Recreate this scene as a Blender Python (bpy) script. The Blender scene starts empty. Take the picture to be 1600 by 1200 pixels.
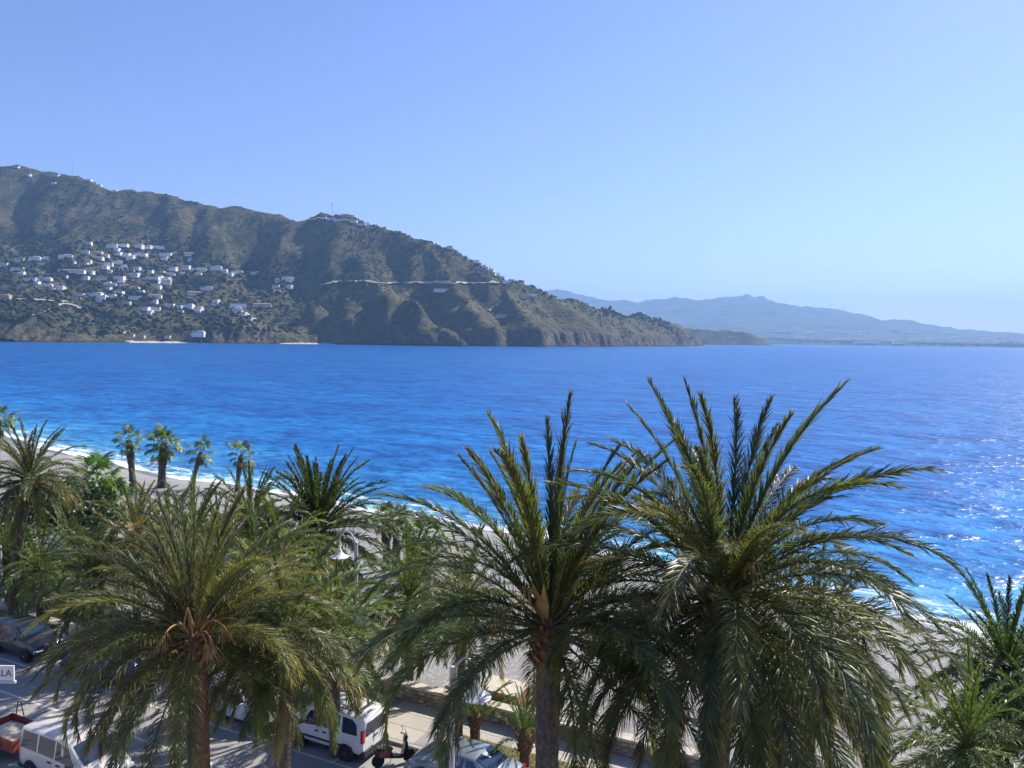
import bpy, math, random
import numpy as np
from mathutils import Vector, Matrix
R = math.radians
random.seed(11)
rng = np.random.default_rng(5)
scene = bpy.context.scene
col = scene.collection

# ------------------------------------------------------------------ camera
CAM_H = 16.5                     # metres above the street
PITCH, ROLL, FOC = math.atan(69.4/1200), math.atan(.012), 1200.0
_f = Vector((0, math.cos(PITCH), -math.sin(PITCH)))
_u0 = Vector((0, math.sin(PITCH), math.cos(PITCH)))
_r0 = Vector((1, 0, 0))
_r = math.cos(ROLL)*_r0 + math.sin(ROLL)*_u0
_u = -math.sin(ROLL)*_r0 + math.cos(ROLL)*_u0
cam_d = bpy.data.cameras.new('camera')
cam = bpy.data.objects.new('camera', cam_d)
col.objects.link(cam)
cam.matrix_world = Matrix(((_r.x, _u.x, -_f.x, 0), (_r.y, _u.y, -_f.y, 0), (_r.z, _u.z, -_f.z, CAM_H), (0, 0, 0, 1)))
cam_d.sensor_width = 36
cam_d.lens = 27.0
cam_d.clip_start = .5
cam_d.clip_end = 60000
scene.camera = cam

# ------------------------------------------------------------------ light
SUN_AZ, SUN_EL = R(51), R(42)      # azimuth clockwise from +Y (straight ahead)
sun_dir = Vector((math.sin(SUN_AZ)*math.cos(SUN_EL), math.cos(SUN_AZ)*math.cos(SUN_EL), math.sin(SUN_EL)))
world = bpy.data.worlds.new('World')
scene.world = world
world.use_nodes = True
wn, wl = world.node_tree.nodes, world.node_tree.links
for n in list(wn):
    wn.remove(n)
sky = wn.new('ShaderNodeTexSky')
sky.sky_type = 'NISHITA'
sky.sun_disc = False
sky.sun_elevation = SUN_EL
sky.sun_rotation = SUN_AZ
sky.altitude = 50
sky.air_density = 1.0
sky.dust_density = 0.3
sky.ozone_density = 6.0
bg = wn.new('ShaderNodeBackground')
bg.inputs['Strength'].default_value = .103
wo = wn.new('ShaderNodeOutputWorld')
tint = wn.new('ShaderNodeMix')            # the clear violet-blue cast of this sky, the same all over it
tint.data_type = 'RGBA'; tint.blend_type = 'MULTIPLY'; tint.inputs[0].default_value = 1
tint.inputs[7].default_value = (1.08, .91, 1.06, 1)
wl.new(sky.outputs[0], tint.inputs[6])
wl.new(tint.outputs[2], bg.inputs['Color'])
wl.new(bg.outputs[0], wo.inputs[0])
sun_l = bpy.data.lights.new('sun', 'SUN')
sun_l.energy = 5.0
sun_l.angle = R(.5)
sun_l.color = (1, .94, .85)
sun_o = bpy.data.objects.new('sun', sun_l)
sun_o.rotation_euler = sun_dir.to_track_quat('Z', 'Y').to_euler()
sun_o.location = (0, 0, 60)
col.objects.link(sun_o)
vs = scene.view_settings
vs.view_transform = 'Standard'
vs.look = 'None'
vs.exposure = .76
vs.gamma = 1
vs.use_curve_mapping = False
scene.cycles.max_bounces = 6
scene.cycles.transparent_max_bounces = 12
scene.cycles.volume_bounces = 0

# ------------------------------------------------------------------ helpers
def ray(px, py):
    return _f + (px-800)/FOC*_r - (py-600)/FOC*_u
def at(px, py, Y):
    """the point seen at a pixel of the photograph, Y metres ahead"""
    d = ray(px, py); t = Y/d.y
    return Vector((d.x*t, Y, CAM_H+d.z*t))
def on_plane(px, py, z=0.):
    d = ray(px, py); t = (z-CAM_H)/d.z
    return Vector((d.x*t, d.y*t, z))
UX, UY = .90003, -.43582           # along the street (to the right), across it towards the sea
def uv(u, v, z=0.):
    return Vector((UX*u - UY*v, UY*u + UX*v, z))
def to_uv(p):
    return UX*p[0]+UY*p[1], -UY*p[0]+UX*p[1]
STREET_ROT = math.atan2(UY, UX)

def tag(o, label=None, cat=None, group=None, kind=None):
    for k, val in (('label', label), ('category', cat), ('group', group), ('kind', kind)):
        if val:
            o[k] = val
    return o
def empty(name, loc=(0, 0, 0), rz=0.):
    o = bpy.data.objects.new(name, None)
    o.empty_display_size = .2
    o.location = loc
    o.rotation_euler = (0, 0, rz)
    col.objects.link(o)
    return o
def obj(name, me, parent=None, mat=None, loc=None, rot=None, scale=None):
    o = bpy.data.objects.new(name, me)
    col.objects.link(o)
    if parent:
        o.parent = parent
    if mat and not me.materials:
        me.materials.append(mat)
    if loc is not None: o.location = loc
    if rot is not None: o.rotation_euler = rot
    if scale is not None: o.scale = scale
    return o
def mesh_np(name, verts, quads=None, tris=None, smooth=False, attrs=None):
    """fast mesh from numpy arrays"""
    me = bpy.data.meshes.new(name)
    verts = np.asarray(verts, dtype=np.float32)
    me.vertices.add(len(verts))
    me.vertices.foreach_set('co', verts.ravel())
    loops, starts, n = [], [], 0
    for arr, k in ((quads, 4), (tris, 3)):
        if arr is not None and len(arr):
            arr = np.asarray(arr, dtype=np.int32)
            loops.append(arr.ravel())
            starts.append(n + k*np.arange(len(arr), dtype=np.int32))
            n += arr.size
    loops = np.concatenate(loops); starts = np.concatenate(starts)
    me.loops.add(len(loops)); me.loops.foreach_set('vertex_index', loops)
    me.polygons.add(len(starts)); me.polygons.foreach_set('loop_start', starts)
    me.update(calc_edges=True)
    if smooth:
        me.polygons.foreach_set('use_smooth', np.ones(len(starts), dtype=bool))
    for k, a in (attrs or {}).items():
        at_ = me.attributes.new(k, 'FLOAT', 'POINT')
        at_.data.foreach_set('value', np.asarray(a, dtype=np.float32))
    me.validate()
    return me
class MB:
    """collects boxes, tubes, lathes and panels into one mesh"""
    def __init__(s):
        s.v, s.f, s.m = [], [], []
    def add(s, vs_, fs, mi=0):
        b = len(s.v)
        s.v += [tuple(p) for p in vs_]
        s.f += [tuple(i+b for i in f) for f in fs]
        s.m += [mi]*len(fs)
        return s
    def box(s, x0, x1, y0, y1, z0, z1, mi=0):
        return s.add([(x0,y0,z0),(x1,y0,z0),(x1,y1,z0),(x0,y1,z0),(x0,y0,z1),(x1,y0,z1),(x1,y1,z1),(x0,y1,z1)],
                     [(0,3,2,1),(4,5,6,7),(0,1,5,4),(1,2,6,5),(2,3,7,6),(3,0,4,7)], mi)
    def tube(s, pts, rad, n=8, mi=0, cap=True):
        pts = [Vector(p) for p in pts]
        if not isinstance(rad, (list, tuple)): rad = [rad]*len(pts)
        vs_, fs = [], []
        ref = None
        for i, p in enumerate(pts):
            d = (pts[min(i+1, len(pts)-1)] - pts[max(i-1, 0)]).normalized()
            if ref is None:
                ref = Vector((0, 0, 1)) if abs(d.z) < .9 else Vector((1, 0, 0))
            a = d.cross(ref).normalized(); b = a.cross(d).normalized(); ref = b
            for k in range(n):
                t = 2*math.pi*k/n
                vs_.append(p + rad[i]*(math.cos(t)*a + math.sin(t)*b))
        for i in range(len(pts)-1):
            for k in range(n):
                k2 = (k+1) % n
                fs.append((i*n+k, i*n+k2, (i+1)*n+k2, (i+1)*n+k))
        if cap:
            fs.append(tuple(range(n))[::-1]); fs.append(tuple((len(pts)-1)*n+k for k in range(n)))
        return s.add(vs_, fs, mi)
    def lathe(s, prof, n=16, c=(0, 0, 0), axis='z', mi=0):
        vs_, fs = [], []
        for (r_, h_) in prof:
            for k in range(n):
                t = 2*math.pi*k/n
                q = (r_*math.cos(t), r_*math.sin(t), h_)
                if axis == 'y': q = (q[0], q[2], q[1])
                if axis == 'x': q = (q[2], q[0], q[1])
                vs_.append((q[0]+c[0], q[1]+c[1], q[2]+c[2]))
        for i in range(len(prof)-1):
            for k in range(n):
                k2 = (k+1) % n
                fs.append((i*n+k, i*n+k2, (i+1)*n+k2, (i+1)*n+k))
        fs.append(tuple(range(n))[::-1]); fs.append(tuple((len(prof)-1)*n+k for k in range(n)))
        return s.add(vs_, fs, mi)
    def prism(s, poly, y0, y1, mi=0):
        """polygon in x,z pushed from y0 to y1"""
        n = len(poly)
        vs_ = [(x, y0, z) for x, z in poly] + [(x, y1, z) for x, z in poly]
        fs = [tuple(range(n)), tuple(range(2*n-1, n-1, -1))] + [(i, i+n, (i+1) % n + n, (i+1) % n) for i in range(n)]
        return s.add(vs_, fs, mi)
    def mesh(s, name, mats=(), smooth=False, bevel=0.):
        me = bpy.data.meshes.new(name)
        me.from_pydata(s.v, [], s.f)
        for m in (mats if isinstance(mats, (list, tuple)) else [mats]):
            me.materials.append(m)
        if any(s.m):
            me.polygons.foreach_set('material_index', s.m)
        import bmesh
        bm = bmesh.new(); bm.from_mesh(me)
        bmesh.ops.recalc_face_normals(bm, faces=bm.faces)
        if bevel:
            bmesh.ops.bevel(bm, geom=[e for e in bm.edges if e.is_manifold and e.calc_face_angle(0) > .5], offset=bevel, segments=2, profile=.6, affect='EDGES', clamp_overlap=True)
        bm.to_mesh(me); bm.free()
        if smooth:
            me.polygons.foreach_set('use_smooth', [True]*len(me.polygons))
            me.set_sharp_from_angle(angle=R(38))
        me.update()
        return me
    def build(s, name, mats, parent=None, smooth=False, bevel=0., **kw):
        return obj(name, s.mesh(name, mats, smooth, bevel), parent, **kw)

# ---- numpy value noise
def _hash(i, j, s):
    h = (i.astype(np.int64)*374761393 + j.astype(np.int64)*668265263 + s*1442695041) & 0xffffffff
    h = ((h ^ (h >> 13))*1274126177) & 0xffffffff
    return ((h ^ (h >> 16)) & 0xffff)/65535.*2-1
def vnoise(x, y, s=0):
    i, j = np.floor(x), np.floor(y)
    fx, fy = x-i, y-j
    fx = fx*fx*fx*(fx*(fx*6-15)+10); fy = fy*fy*fy*(fy*(fy*6-15)+10)
    a, b, c, d = _hash(i, j, s), _hash(i+1, j, s), _hash(i, j+1, s), _hash(i+1, j+1, s)
    return (a*(1-fx)+b*fx)*(1-fy) + (c*(1-fx)+d*fx)*fy
def fbm(x, y, s=0, o=4, g=.5, ridged=False):
    t, amp, tot = 0., 1., 0.
    for k in range(o):
        n = vnoise(x*2**k+17.3*k, y*2**k-9.1*k, s+k)
        t = t + amp*((1-2*np.abs(n)) if ridged else n)
        tot += amp; amp *= g
    return t/tot

# ---- node materials
def new_mat(name):
    m = bpy.data.materials.new(name)
    m.use_nodes = True
    nt = m.node_tree
    b = nt.nodes['Principled BSDF']
    return m, nt, b
class NT:
    def __init__(s, nt): s.nt = nt
    def n(s, kind, **kw):
        q = s.nt.nodes.new('ShaderNode'+kind)
        for k, val in kw.items():
            if k.startswith('i_'):
                q.inputs[k[2:].replace('_', ' ')].default_value = val
            else: setattr(q, k, val)
        return q
    def l(s, a, b): s.nt.links.new(a, b)
    def coords(s, kind='Object'):
        return s.n('TexCoord').outputs[kind]
    def mapping(s, src, scale=(1, 1, 1), rot=(0, 0, 0), loc=(0, 0, 0)):
        m = s.n('Mapping'); m.inputs['Scale'].default_value = scale; m.inputs['Rotation'].default_value = rot; m.inputs['Location'].default_value = loc
        s.l(src, m.inputs[0]); return m.outputs[0]
    def noise(s, src, scale, detail=4, rough=.55, dist=0.):
        q = s.n('TexNoise'); q.inputs['Scale'].default_value = scale; q.inputs['Detail'].default_value = detail
        q.inputs['Roughness'].default_value = rough; q.inputs['Distortion'].default_value = dist
        s.l(src, q.inputs['Vector']); return q.outputs['Fac']
    def ramp(s, src, stops, interp='LINEAR'):
        q = s.n('ValToRGB'); cr = q.color_ramp; cr.interpolation = interp
        while len(cr.elements) < len(stops): cr.elements.new(.5)
        for e, (p, c) in zip(cr.elements, stops):
            e.position = p; e.color = (*c, 1) if len(c) == 3 else c
        s.l(src, q.inputs[0]); return q.outputs[0]
    def mix(s, fac, a, b, mode='MIX'):
        q = s.n('Mix', data_type='RGBA', blend_type=mode)
        for inp, val in ((q.inputs[0], fac), (q.inputs[6], a), (q.inputs[7], b)):
            if hasattr(val, 'is_linked') or isinstance(val, bpy.types.NodeSocket): s.l(val, inp)
            elif isinstance(val, (int, float)): inp.default_value = val
            else: inp.default_value = (*val, 1)
        return q.outputs[2]
    def math(s, op, a, b=None, c=None, clamp=False):
        q = s.n('Math', operation=op, use_clamp=clamp)
        for inp, val in zip(q.inputs, (a, b, c)):
            if val is None: continue
            if isinstance(val, bpy.types.NodeSocket): s.l(val, inp)
            else: inp.default_value = val
        return q.outputs[0]
    def step(s, src, lo, hi, a=0., b=1.):
        q = s.n('MapRange', interpolation_type='SMOOTHSTEP')
        q.inputs['From Min'].default_value = lo; q.inputs['From Max'].default_value = hi
        q.inputs['To Min'].default_value = a; q.inputs['To Max'].default_value = b
        s.l(src, q.inputs['Value']); return q.outputs[0]
    def bump(s, h, strength=.3, dist=.05, normal=None):
        q = s.n('Bump'); q.inputs['Strength'].default_value = strength; q.inputs['Distance'].default_value = dist
        s.l(h, q.inputs['Height'])
        if normal is not None: s.l(normal, q.inputs['Normal'])
        return q.outputs[0]
def simple(name, c, rough=.6, metal=0., var=.12, scale=6., bump=0., bscale=40., spec=.5, coat=0.):
    """plain painted, plastic or plaster surface with slight mottling"""
    m, nt, b = new_mat(name); t = NT(nt)
    co = t.coords()
    f = t.noise(co, scale, 5)
    t.l(t.mix(t.step(f, .3, .7), tuple(x*(1-var) for x in c), tuple(min(1, x*(1+var)) for x in c)), b.inputs['Base Color'])
    b.inputs['Roughness'].default_value = rough
    b.inputs['Metallic'].default_value = metal
    b.inputs['Specular IOR Level'].default_value = spec
    if coat: b.inputs['Coat Weight'].default_value = coat; b.inputs['Coat Roughness'].default_value = .05
    if bump: t.l(t.bump(t.noise(co, bscale, 4), bump, .02), b.inputs['Normal'])
    return m

# ================================================================== SETTING: sea, beach, street
SEA_Z = -2.5
_SU = [-20000, -260, -148, -118, -88, -75, -37, -15, 1.4, 12, 60, 20000]
_SV = [125, 118, 86.8, 78.6, 72.9, 71.5, 67.2, 62.9, 58.3, 55.6, 46, 46]
def shore_v(u):
    return np.interp(u, _SU, _SV) + .7*np.sin(np.asarray(u)*.16) + .5*np.sin(np.asarray(u)*.41+1)
def graded(lo, hi, first, grow):
    out = [0.]; st = first
    while out[-1] < hi: out.append(out[-1]+st); st *= grow
    neg = [0.]; st = first
    while neg[-1] < -lo: neg.append(neg[-1]+st); st *= grow
    return np.array([-x for x in neg[:0:-1]] + out)
def grid_faces(nu, nv):
    i = np.arange(nu*nv).reshape(nu, nv)
    return np.stack([i[:-1, :-1].ravel(), i[1:, :-1].ravel(), i[1:, 1:].ravel(), i[:-1, 1:].ravel()], 1)
def sea_mat():
    m, nt, b = new_mat('sea_water'); t = NT(nt)
    pos = t.n('NewGeometry').outputs['Position']
    w = t.n('Attribute', attribute_name='offshore').outputs['Fac']
    pr = t.mapping(pos, rot=(0, 0, -STREET_ROT))
    patch = t.noise(t.mapping(pr, scale=(.006, .02, 1)), 1, 4)
    w2 = t.math('ADD', w, t.math('MULTIPLY', t.math('SUBTRACT', patch, .5), t.math('MULTIPLY', w, .9)))
    c = t.ramp(t.math('DIVIDE', w2, 260, clamp=True), [(0, (.10, .35, .46)), (.018, (.06, .28, .47)), (.045, (.025, .19, .44)), (.12, (.007, .14, .41)), (.3, (.003, .108, .36)), (1, (.0025, .10, .335))])
    # wind waves of three sizes, so that some show at every distance
    n1 = t.noise(t.mapping(pr, scale=(.42, .60, 1)), 1, 3, .6)
    n2 = t.noise(t.mapping(pr, scale=(.13, .19, 1), loc=(40, 9, 0)), 1, 3, .6)
    n4 = t.noise(t.mapping(pr, scale=(.038, .055, 1), loc=(90, 49, 0)), 1, 3, .6)
    n3 = t.noise(t.mapping(pr, scale=(.010, .018, 1), loc=(7, 80, 0)), 1, 4, .6)
    fine = t.noise(t.mapping(pr, scale=(.45, 1.3, 1)), 1, 3, .6)
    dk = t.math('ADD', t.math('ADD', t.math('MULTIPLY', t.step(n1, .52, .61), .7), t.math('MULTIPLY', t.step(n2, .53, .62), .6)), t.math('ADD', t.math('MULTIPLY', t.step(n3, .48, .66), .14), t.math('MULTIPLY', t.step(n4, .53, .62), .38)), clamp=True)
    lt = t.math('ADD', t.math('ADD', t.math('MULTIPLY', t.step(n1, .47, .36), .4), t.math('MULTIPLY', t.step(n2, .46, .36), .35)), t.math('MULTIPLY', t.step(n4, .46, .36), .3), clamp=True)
    c = t.mix(dk, c, t.mix(1., c, (.34, .44, .60), 'MULTIPLY'))  # dark sides of the waves painted into the water colour
    c = t.mix(lt, c, t.mix(1., c, (2.6, 1.75, 1.35), 'MULTIPLY'))  # bright sides of the waves painted in the same way
    # foam: wash at the edge and a broken line of small breakers
    fo = t.noise(t.mapping(pr, scale=(.20, .55, 1)), 1, 6, .6)
    edge = t.math('SUBTRACT', t.math('MULTIPLY', t.math('SUBTRACT', fo, .36), 8.5), w)
    f1 = t.step(edge, -1., .4)
    f2 = t.math('MULTIPLY', t.step(t.math('ABSOLUTE', t.math('SUBTRACT', w, t.math('ADD', 4.3, t.math('MULTIPLY', t.math('SUBTRACT', patch, .5), 9)))), 1.0, .15), t.step(fo, .47, .62))
    lace = t.n('TexVoronoi', feature='DISTANCE_TO_EDGE'); lace.inputs['Scale'].default_value = 1.1
    t.l(t.mapping(pr, scale=(.5, 1, 1)), lace.inputs['Vector'])
    f3 = t.math('MULTIPLY', t.math('MULTIPLY', t.step(lace.outputs['Distance'], .13, .03), t.step(w, 8, 2)), t.step(fine, .42, .6))
    foam = t.math('MAXIMUM', t.math('MAXIMUM', f1, f2), t.math('MULTIPLY', f3, .7))
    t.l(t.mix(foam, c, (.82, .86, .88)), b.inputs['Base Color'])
    t.l(t.step(foam, 0, 1, .30, .8), b.inputs['Roughness'])
    b.inputs['IOR'].default_value = 1.33
    b.inputs['Specular IOR Level'].default_value = .19
    h = t.math('ADD', t.math('ADD', t.math('MULTIPLY', n1, .5), t.math('MULTIPLY', n2, 1.3)), t.math('ADD', t.math('MULTIPLY', fine, .2), t.math('MULTIPLY', n4, 2.6)))
    t.l(t.bump(h, .8, 1.), b.inputs['Normal'])
    return m
us = graded(-14000, 14000, 4, 1.06)
ws = np.concatenate([np.linspace(-14, 12, 40), 12+graded(0, 15000, .9, 1.05)[1:]])
U, W = np.meshgrid(us, ws, indexing='ij')
Vv = shore_v(U) + W
Z = np.full_like(U, SEA_Z) + np.where(W < 10, .05*np.sin(W*.9+.2*np.sin(U*.3)), 0) - np.where(W < 0, .0, 0)
Z += .32*np.exp(-((W-4.6-1.5*vnoise(U*.05, U*0))/1.1)**2)*(0.6+.4*vnoise(U*.09, U*0+3))
co = np.stack([UX*U-UY*Vv, UY*U+UX*Vv, Z], -1).reshape(-1, 3)
sea = obj('sea', mesh_np('sea', co, grid_faces(*U.shape), smooth=True, attrs={'offshore': W.ravel()}), mat=sea_mat())
tag(sea, kind='structure')

def ground_mat(name, cols, scale, bump, bscale, rough=.9, wet=False, dist=.03):
    m, nt, b = new_mat(name); t = NT(nt)
    pos = t.n('NewGeometry').outputs['Position']
    a = t.noise(pos, scale, 6, .6)
    c = t.ramp(a, [(.3, cols[0]), (.5, cols[1]), (.7, cols[2])])
    sp = t.noise(pos, bscale, 3, .7)
    c = t.mix(t.math('MULTIPLY', t.step(sp, .35, .65), .55), c, tuple(x*.45 for x in cols[1]), 'MIX')
    sp2 = t.noise(t.mapping(pos, loc=(31, 7, 3)), bscale*.7, 2, .6)
    c = t.mix(t.math('MULTIPLY', t.step(sp2, .58, .7), .6), c, tuple(min(1, x*1.7) for x in cols[2]))
    b.inputs['Roughness'].default_value = rough
    if wet:
        o = t.n('Attribute', attribute_name='offshore').outputs['Fac']
        wn_ = t.math('ADD', o, t.math('MULTIPLY', t.math('SUBTRACT', t.noise(pos, .25, 3), .5), 3))
        wf = t.step(wn_, -4.2, -2.2)
        c = t.mix(wf, c, t.mix(.5, c, (.035, .034, .034)))
        t.l(t.step(wf, 0, 1, rough, .35), b.inputs['Roughness'])
    t.l(c, b.inputs['Base Color'])
    t.l(t.bump(sp, bump, dist), b.inputs['Normal'])
    return m
# beach: shingle from the promenade wall down under the water
us = np.concatenate([np.arange(-420, -150, 6.), np.arange(-150, 70, 1.5), np.arange(70, 260, 6.)])
ts = np.linspace(0, 1, 70)
U, T = np.meshgrid(us, ts, indexing='ij')
SVv = shore_v(U)
V0 = 28.6
Vv = V0 + (SVv + 14 - V0)*T
W = Vv - SVv
Z = np.where(W < -9, -.75 + .25*np.clip((-W-9)/30, 0, 1), np.interp(W, [-9, -5, 0, 14], [-.75, -1.35, SEA_Z+.02, -6.]))
Z = Z + .10*fbm(U*.12, Vv*.12, 3)*(W < -2) + .035*fbm(U*.7, Vv*.7, 8)
co = np.stack([UX*U-UY*Vv, UY*U+UX*Vv, Z], -1).reshape(-1, 3)
beach_m = ground_mat('shingle', [(.225, .215, .205), (.29, .28, .265), (.345, .33, .315)], .5, .8, 7., wet=True, dist=.06)
beach = obj('beach', mesh_np('beach', co, grid_faces(*U.shape), smooth=True, attrs={'offshore': W.ravel()}), mat=beach_m)
tag(beach, kind='structure')
def beach_z(p):
    u, v = to_uv(p)
    w = v - float(shore_v(u))
    return (-.75 + .25*min(1, max(0, (-w-9)/30))) if w < -9 else float(np.interp(w, [-9, -5, 0, 14], [-.75, -1.35, SEA_Z+.02, -6.]))

def strip(name, u0, u1, v0, v1, z, mat, nu=2, nv=2, kind='structure', zf=None):
    U, V = np.meshgrid(np.linspace(u0, u1, nu), np.linspace(v0, v1, nv), indexing='ij')
    Z = np.full_like(U, z) if zf is None else zf(U, V)
    co = np.stack([UX*U-UY*V, UY*U+UX*V, Z], -1).reshape(-1, 3)
    return tag(obj(name, mesh_np(name, co, grid_faces(nu, nv)), mat=mat), kind=kind)
asphalt = ground_mat('asphalt', [(.31, .292, .265), (.345, .325, .296), (.375, .353, .32)], .35, .35, 30., .85, dist=.012)
strip('ground', -600, 400, -60, 29.2, -.9, ground_mat('earth', [(.16, .13, .1), (.2, .165, .125), (.24, .2, .15)], .3, .4, 6))
strip('road', -400, 300, 16.8, 25.36, 0, asphalt)
def kerb(name, v0, v1, u0=-120., u1=60.):
    # kerb stones one metre long, each a piece of its own mesh where the camera sees it
    root = MB().box(0, u1-u0, 0, v1-v0, -.3, .06).build(name, kerb_m)
    root.location = uv(u0, v0); root.rotation_euler.z = STREET_ROT
    tag(root, kind='structure')
    st = MB().box(.006, .994, -.012, v1-v0+.006, .0, .125).mesh('kerb_stone', kerb_m, bevel=.012)
    for k in range(int(u1-u0)):
        if -52 < u0+k < 8:
            obj('kerb_stone', st, root, loc=(k, 0, random.uniform(-.004, .004)))
    return root
kerb_m = simple('kerb_concrete', (.34, .325, .3), .85, scale=1.5, bump=.3)
kerb('far_kerb', 25.3, 25.48)
kerb('near_kerb', 16.62, 16.8)
# promenade paving: cream and grey bands across it
def paving_mat():
    m, nt, b = new_mat('promenade_paving'); t = NT(nt)
    pos = t.mapping(t.n('NewGeometry').outputs['Position'], rot=(0, 0, -STREET_ROT))
    n1 = t.noise(pos, .7, 5); n2 = t.noise(pos, 22, 3)
    c = t.mix(t.step(n1, .3, .7), (.39, .35, .285), (.47, .425, .35))
    c = t.mix(t.math('MULTIPLY', t.step(n2, .4, .7), .3), c, (.27, .245, .205))
    oi = t.n('ObjectInfo').outputs['Random']
    c = t.mix(t.math('MULTIPLY', oi, .35), c, (.3, .285, .26))
    t.l(c, b.inputs['Base Color']); b.inputs['Roughness'].default_value = .8
    t.l(t.bump(n2, .15, .01), b.inputs['Normal'])
    return m
pav = paving_mat()
pav_grey = simple('grey_paving', (.27, .26, .245), .8, scale=2, bump=.15)
prom = strip('promenade', -400, 300, 25.48, 28.6, .09, simple('paving_joint', (.2, .19, .17), .9))
def slab(w, d):
    return MB().box(.006, w-.006, .006, d-.006, 0, .034).mesh('paving_slab', None, bevel=.004)
sl_c, sl_g = slab(1.2, 1.02), slab(.6, 1.02)
sl_c.materials.clear(); sl_c.materials.append(pav); sl_g.materials.clear(); sl_g.materials.append(pav_grey)
prom_q = STREET_ROT
k = 0; uu = -52.
while uu < 2:
    g_ = k % 3 == 2
    for j in range(3):
        if j == 0 and (k//2) % 4 in (0, 1) and False: continue
        o = obj('paving_slab', sl_g if g_ else sl_c, prom, loc=uv(uu, 25.5+j*1.03, .092), rot=(0, 0, STREET_ROT))
    uu += .6 if g_ else 1.2
    k += 1
strip('near_pavement', -400, 300, 8, 16.62, .09, pav)
# painted line between the lanes and parking-bay marks
paint = ground_mat('road_paint', [(.6, .59, .56), (.7, .69, .66), (.75, .74, .71)], 1.5, .2, 20, .7, dist=.01)
strip('lane_marking', -300, 200, 20.85, 20.98, .004, paint)
for u_ in np.arange(-58, 10, 5.6):
    strip('bay_marking', u_, u_+.11, 23.15, 25.2, .004, paint)
strip('bay_line', -300, 200, 23.05, 23.15, .004, paint)

# planting strips with rough grass on the promenade
grass_m = ground_mat('dry_grass', [(.10, .11, .03), (.17, .17, .05), (.25, .215, .09)], 1.2, .6, 16, .9, dist=.04)
beds = [(-15.6, -8.6), (-48.5, -41.), (-27.5, -20.)]
for a_, b_ in beds:
    strip('planting_bed', a_, b_, 25.62, 27.0, .152, grass_m, 40, 10, zf=lambda U, V: .15+.03*fbm(U*3, V*3, 2))
gv, gf = [], []
for a_, b_ in beds:
    for _ in range(2600):
        p = uv(random.uniform(a_, b_), random.uniform(25.62, 27.), .14)
        t_ = random.uniform(0, 6.28); w_ = random.uniform(.008, .016); h_ = random.uniform(.05, .16)
        dx, dy = w_*math.cos(t_), w_*math.sin(t_)
        lx, ly = random.uniform(-.06, .06), random.uniform(-.06, .06)
        n_ = len(gv)
        gv += [(p.x-dx, p.y-dy, p.z), (p.x+dx, p.y+dy, p.z), (p.x+lx, p.y+ly, p.z+h_)]
        gf.append((n_, n_+1, n_+2))
tag(obj('grass_blades', mesh_np('grass_blades', gv, tris=gf), mat=grass_m), 'short yellowing grass blades in the promenade planting beds', 'grass', kind='stuff')

# ================================================================== HEADLAND
def seg_d(X, Y, a, b):
    ax, ay = a[0], a[1]; dx, dy = b[0]-ax, b[1]-ay
    t = np.clip(((X-ax)*dx+(Y-ay)*dy)/(dx*dx+dy*dy+1e-6), 0, 1)
    return np.hypot(X-ax-t*dx, Y-ay-t*dy), a[2]+(b[2]-a[2])*t
def P3(l):
    return [tuple(at(*q)) for q in l]
RIDGES = [  # crest points: (pixel x, pixel y, metres ahead), fall per metre near the crest, rounding
 (P3([(-330,262,3300),(-150,262,3260),(0,262,3200),(50,261,3150),(115,273,3100),(180,287,3050),(250,296,3000),(300,306,2960),(350,323,2940),(430,328,2930),(470,336,2880),(520,331,2830),(545,336,2800),(600,360,2750),(660,377,2690),(700,391,2640),(760,416,2590),(800,434,2570),(860,456,2660),(900,474,2800),(940,485,2950),(1000,488,3280),(1040,504,3600),(1070,522,3950),(1097,537,4330)]), .80, 26),
 (P3([(520,338,2800),(548,385,2620),(580,425,2430),(596,444,2330)]), .80, 10),
 (P3([(440,500,2380),(480,466,2330),(520,447,2280),(556,446,2250),(600,453,2200),(650,468,2120),(690,496,2050),(728,530,1990)]), 1.35, 6),
 (P3([(660,379,2680),(692,415,2500),(722,452,2350),(752,492,2230),(775,530,2150)]), .88, 8),
 (P3([(790,432,2570),(800,462,2420),(826,500,2270),(850,532,2180)]), .9, 8),
 (P3([(860,457,2660),(890,490,2520),(925,530,2480)]), .9, 8),
 (P3([(920,480,2860),(960,508,2800),(1000,534,2930)]), .75, 14),
 (P3([(985,488,3230),(1020,512,3250),(1050,535,3420)]), .75, 12),
 (P3([(300,306,2960),(335,345,2830),(362,378,2700),(380,398,2620)]), .72, 12),
 (P3([(180,288,3050),(170,325,2900),(150,360,2720),(120,385,2560)]), .62, 25),
 (P3([(-60,300,3000),(-20,350,2800),(20,378,2600)]), .62, 20),
 (P3([(440,345,2880),(450,385,2680),(440,425,2500)]), .72, 14),
 (P3([(240,380,2680),(235,420,2480),(215,470,2260),(205,505,2170)]), .40, 40),
 (P3([(330,405,2560),(350,440,2430),(370,480,2320)]), .42, 30),
 (P3([(420,435,2470),(440,455,2420),(470,470,2360)]), .5, 20),
 (P3([(60,395,2540),(70,430,2300),(80,462,2080)]), .40, 40),
 (P3([(-80,420,2400),(-30,440,2200),(0,470,2050)]), .45, 30),
 (P3([(20,492,1960),(60,482,1985),(105,474,2010),(140,490,2020),(165,520,2040)]), .85, 10),
 (P3([(-150,480,1950),(-60,480,1940),(20,495,1940)]), .85, 10),
 (P3([(320,497,2240),(350,487,2250),(385,500,2270),(415,527,2290)]), .85, 8),
]
def G2(l):
    return [((px-800)/FOC*Y, Y) for px, Y in l]
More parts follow.
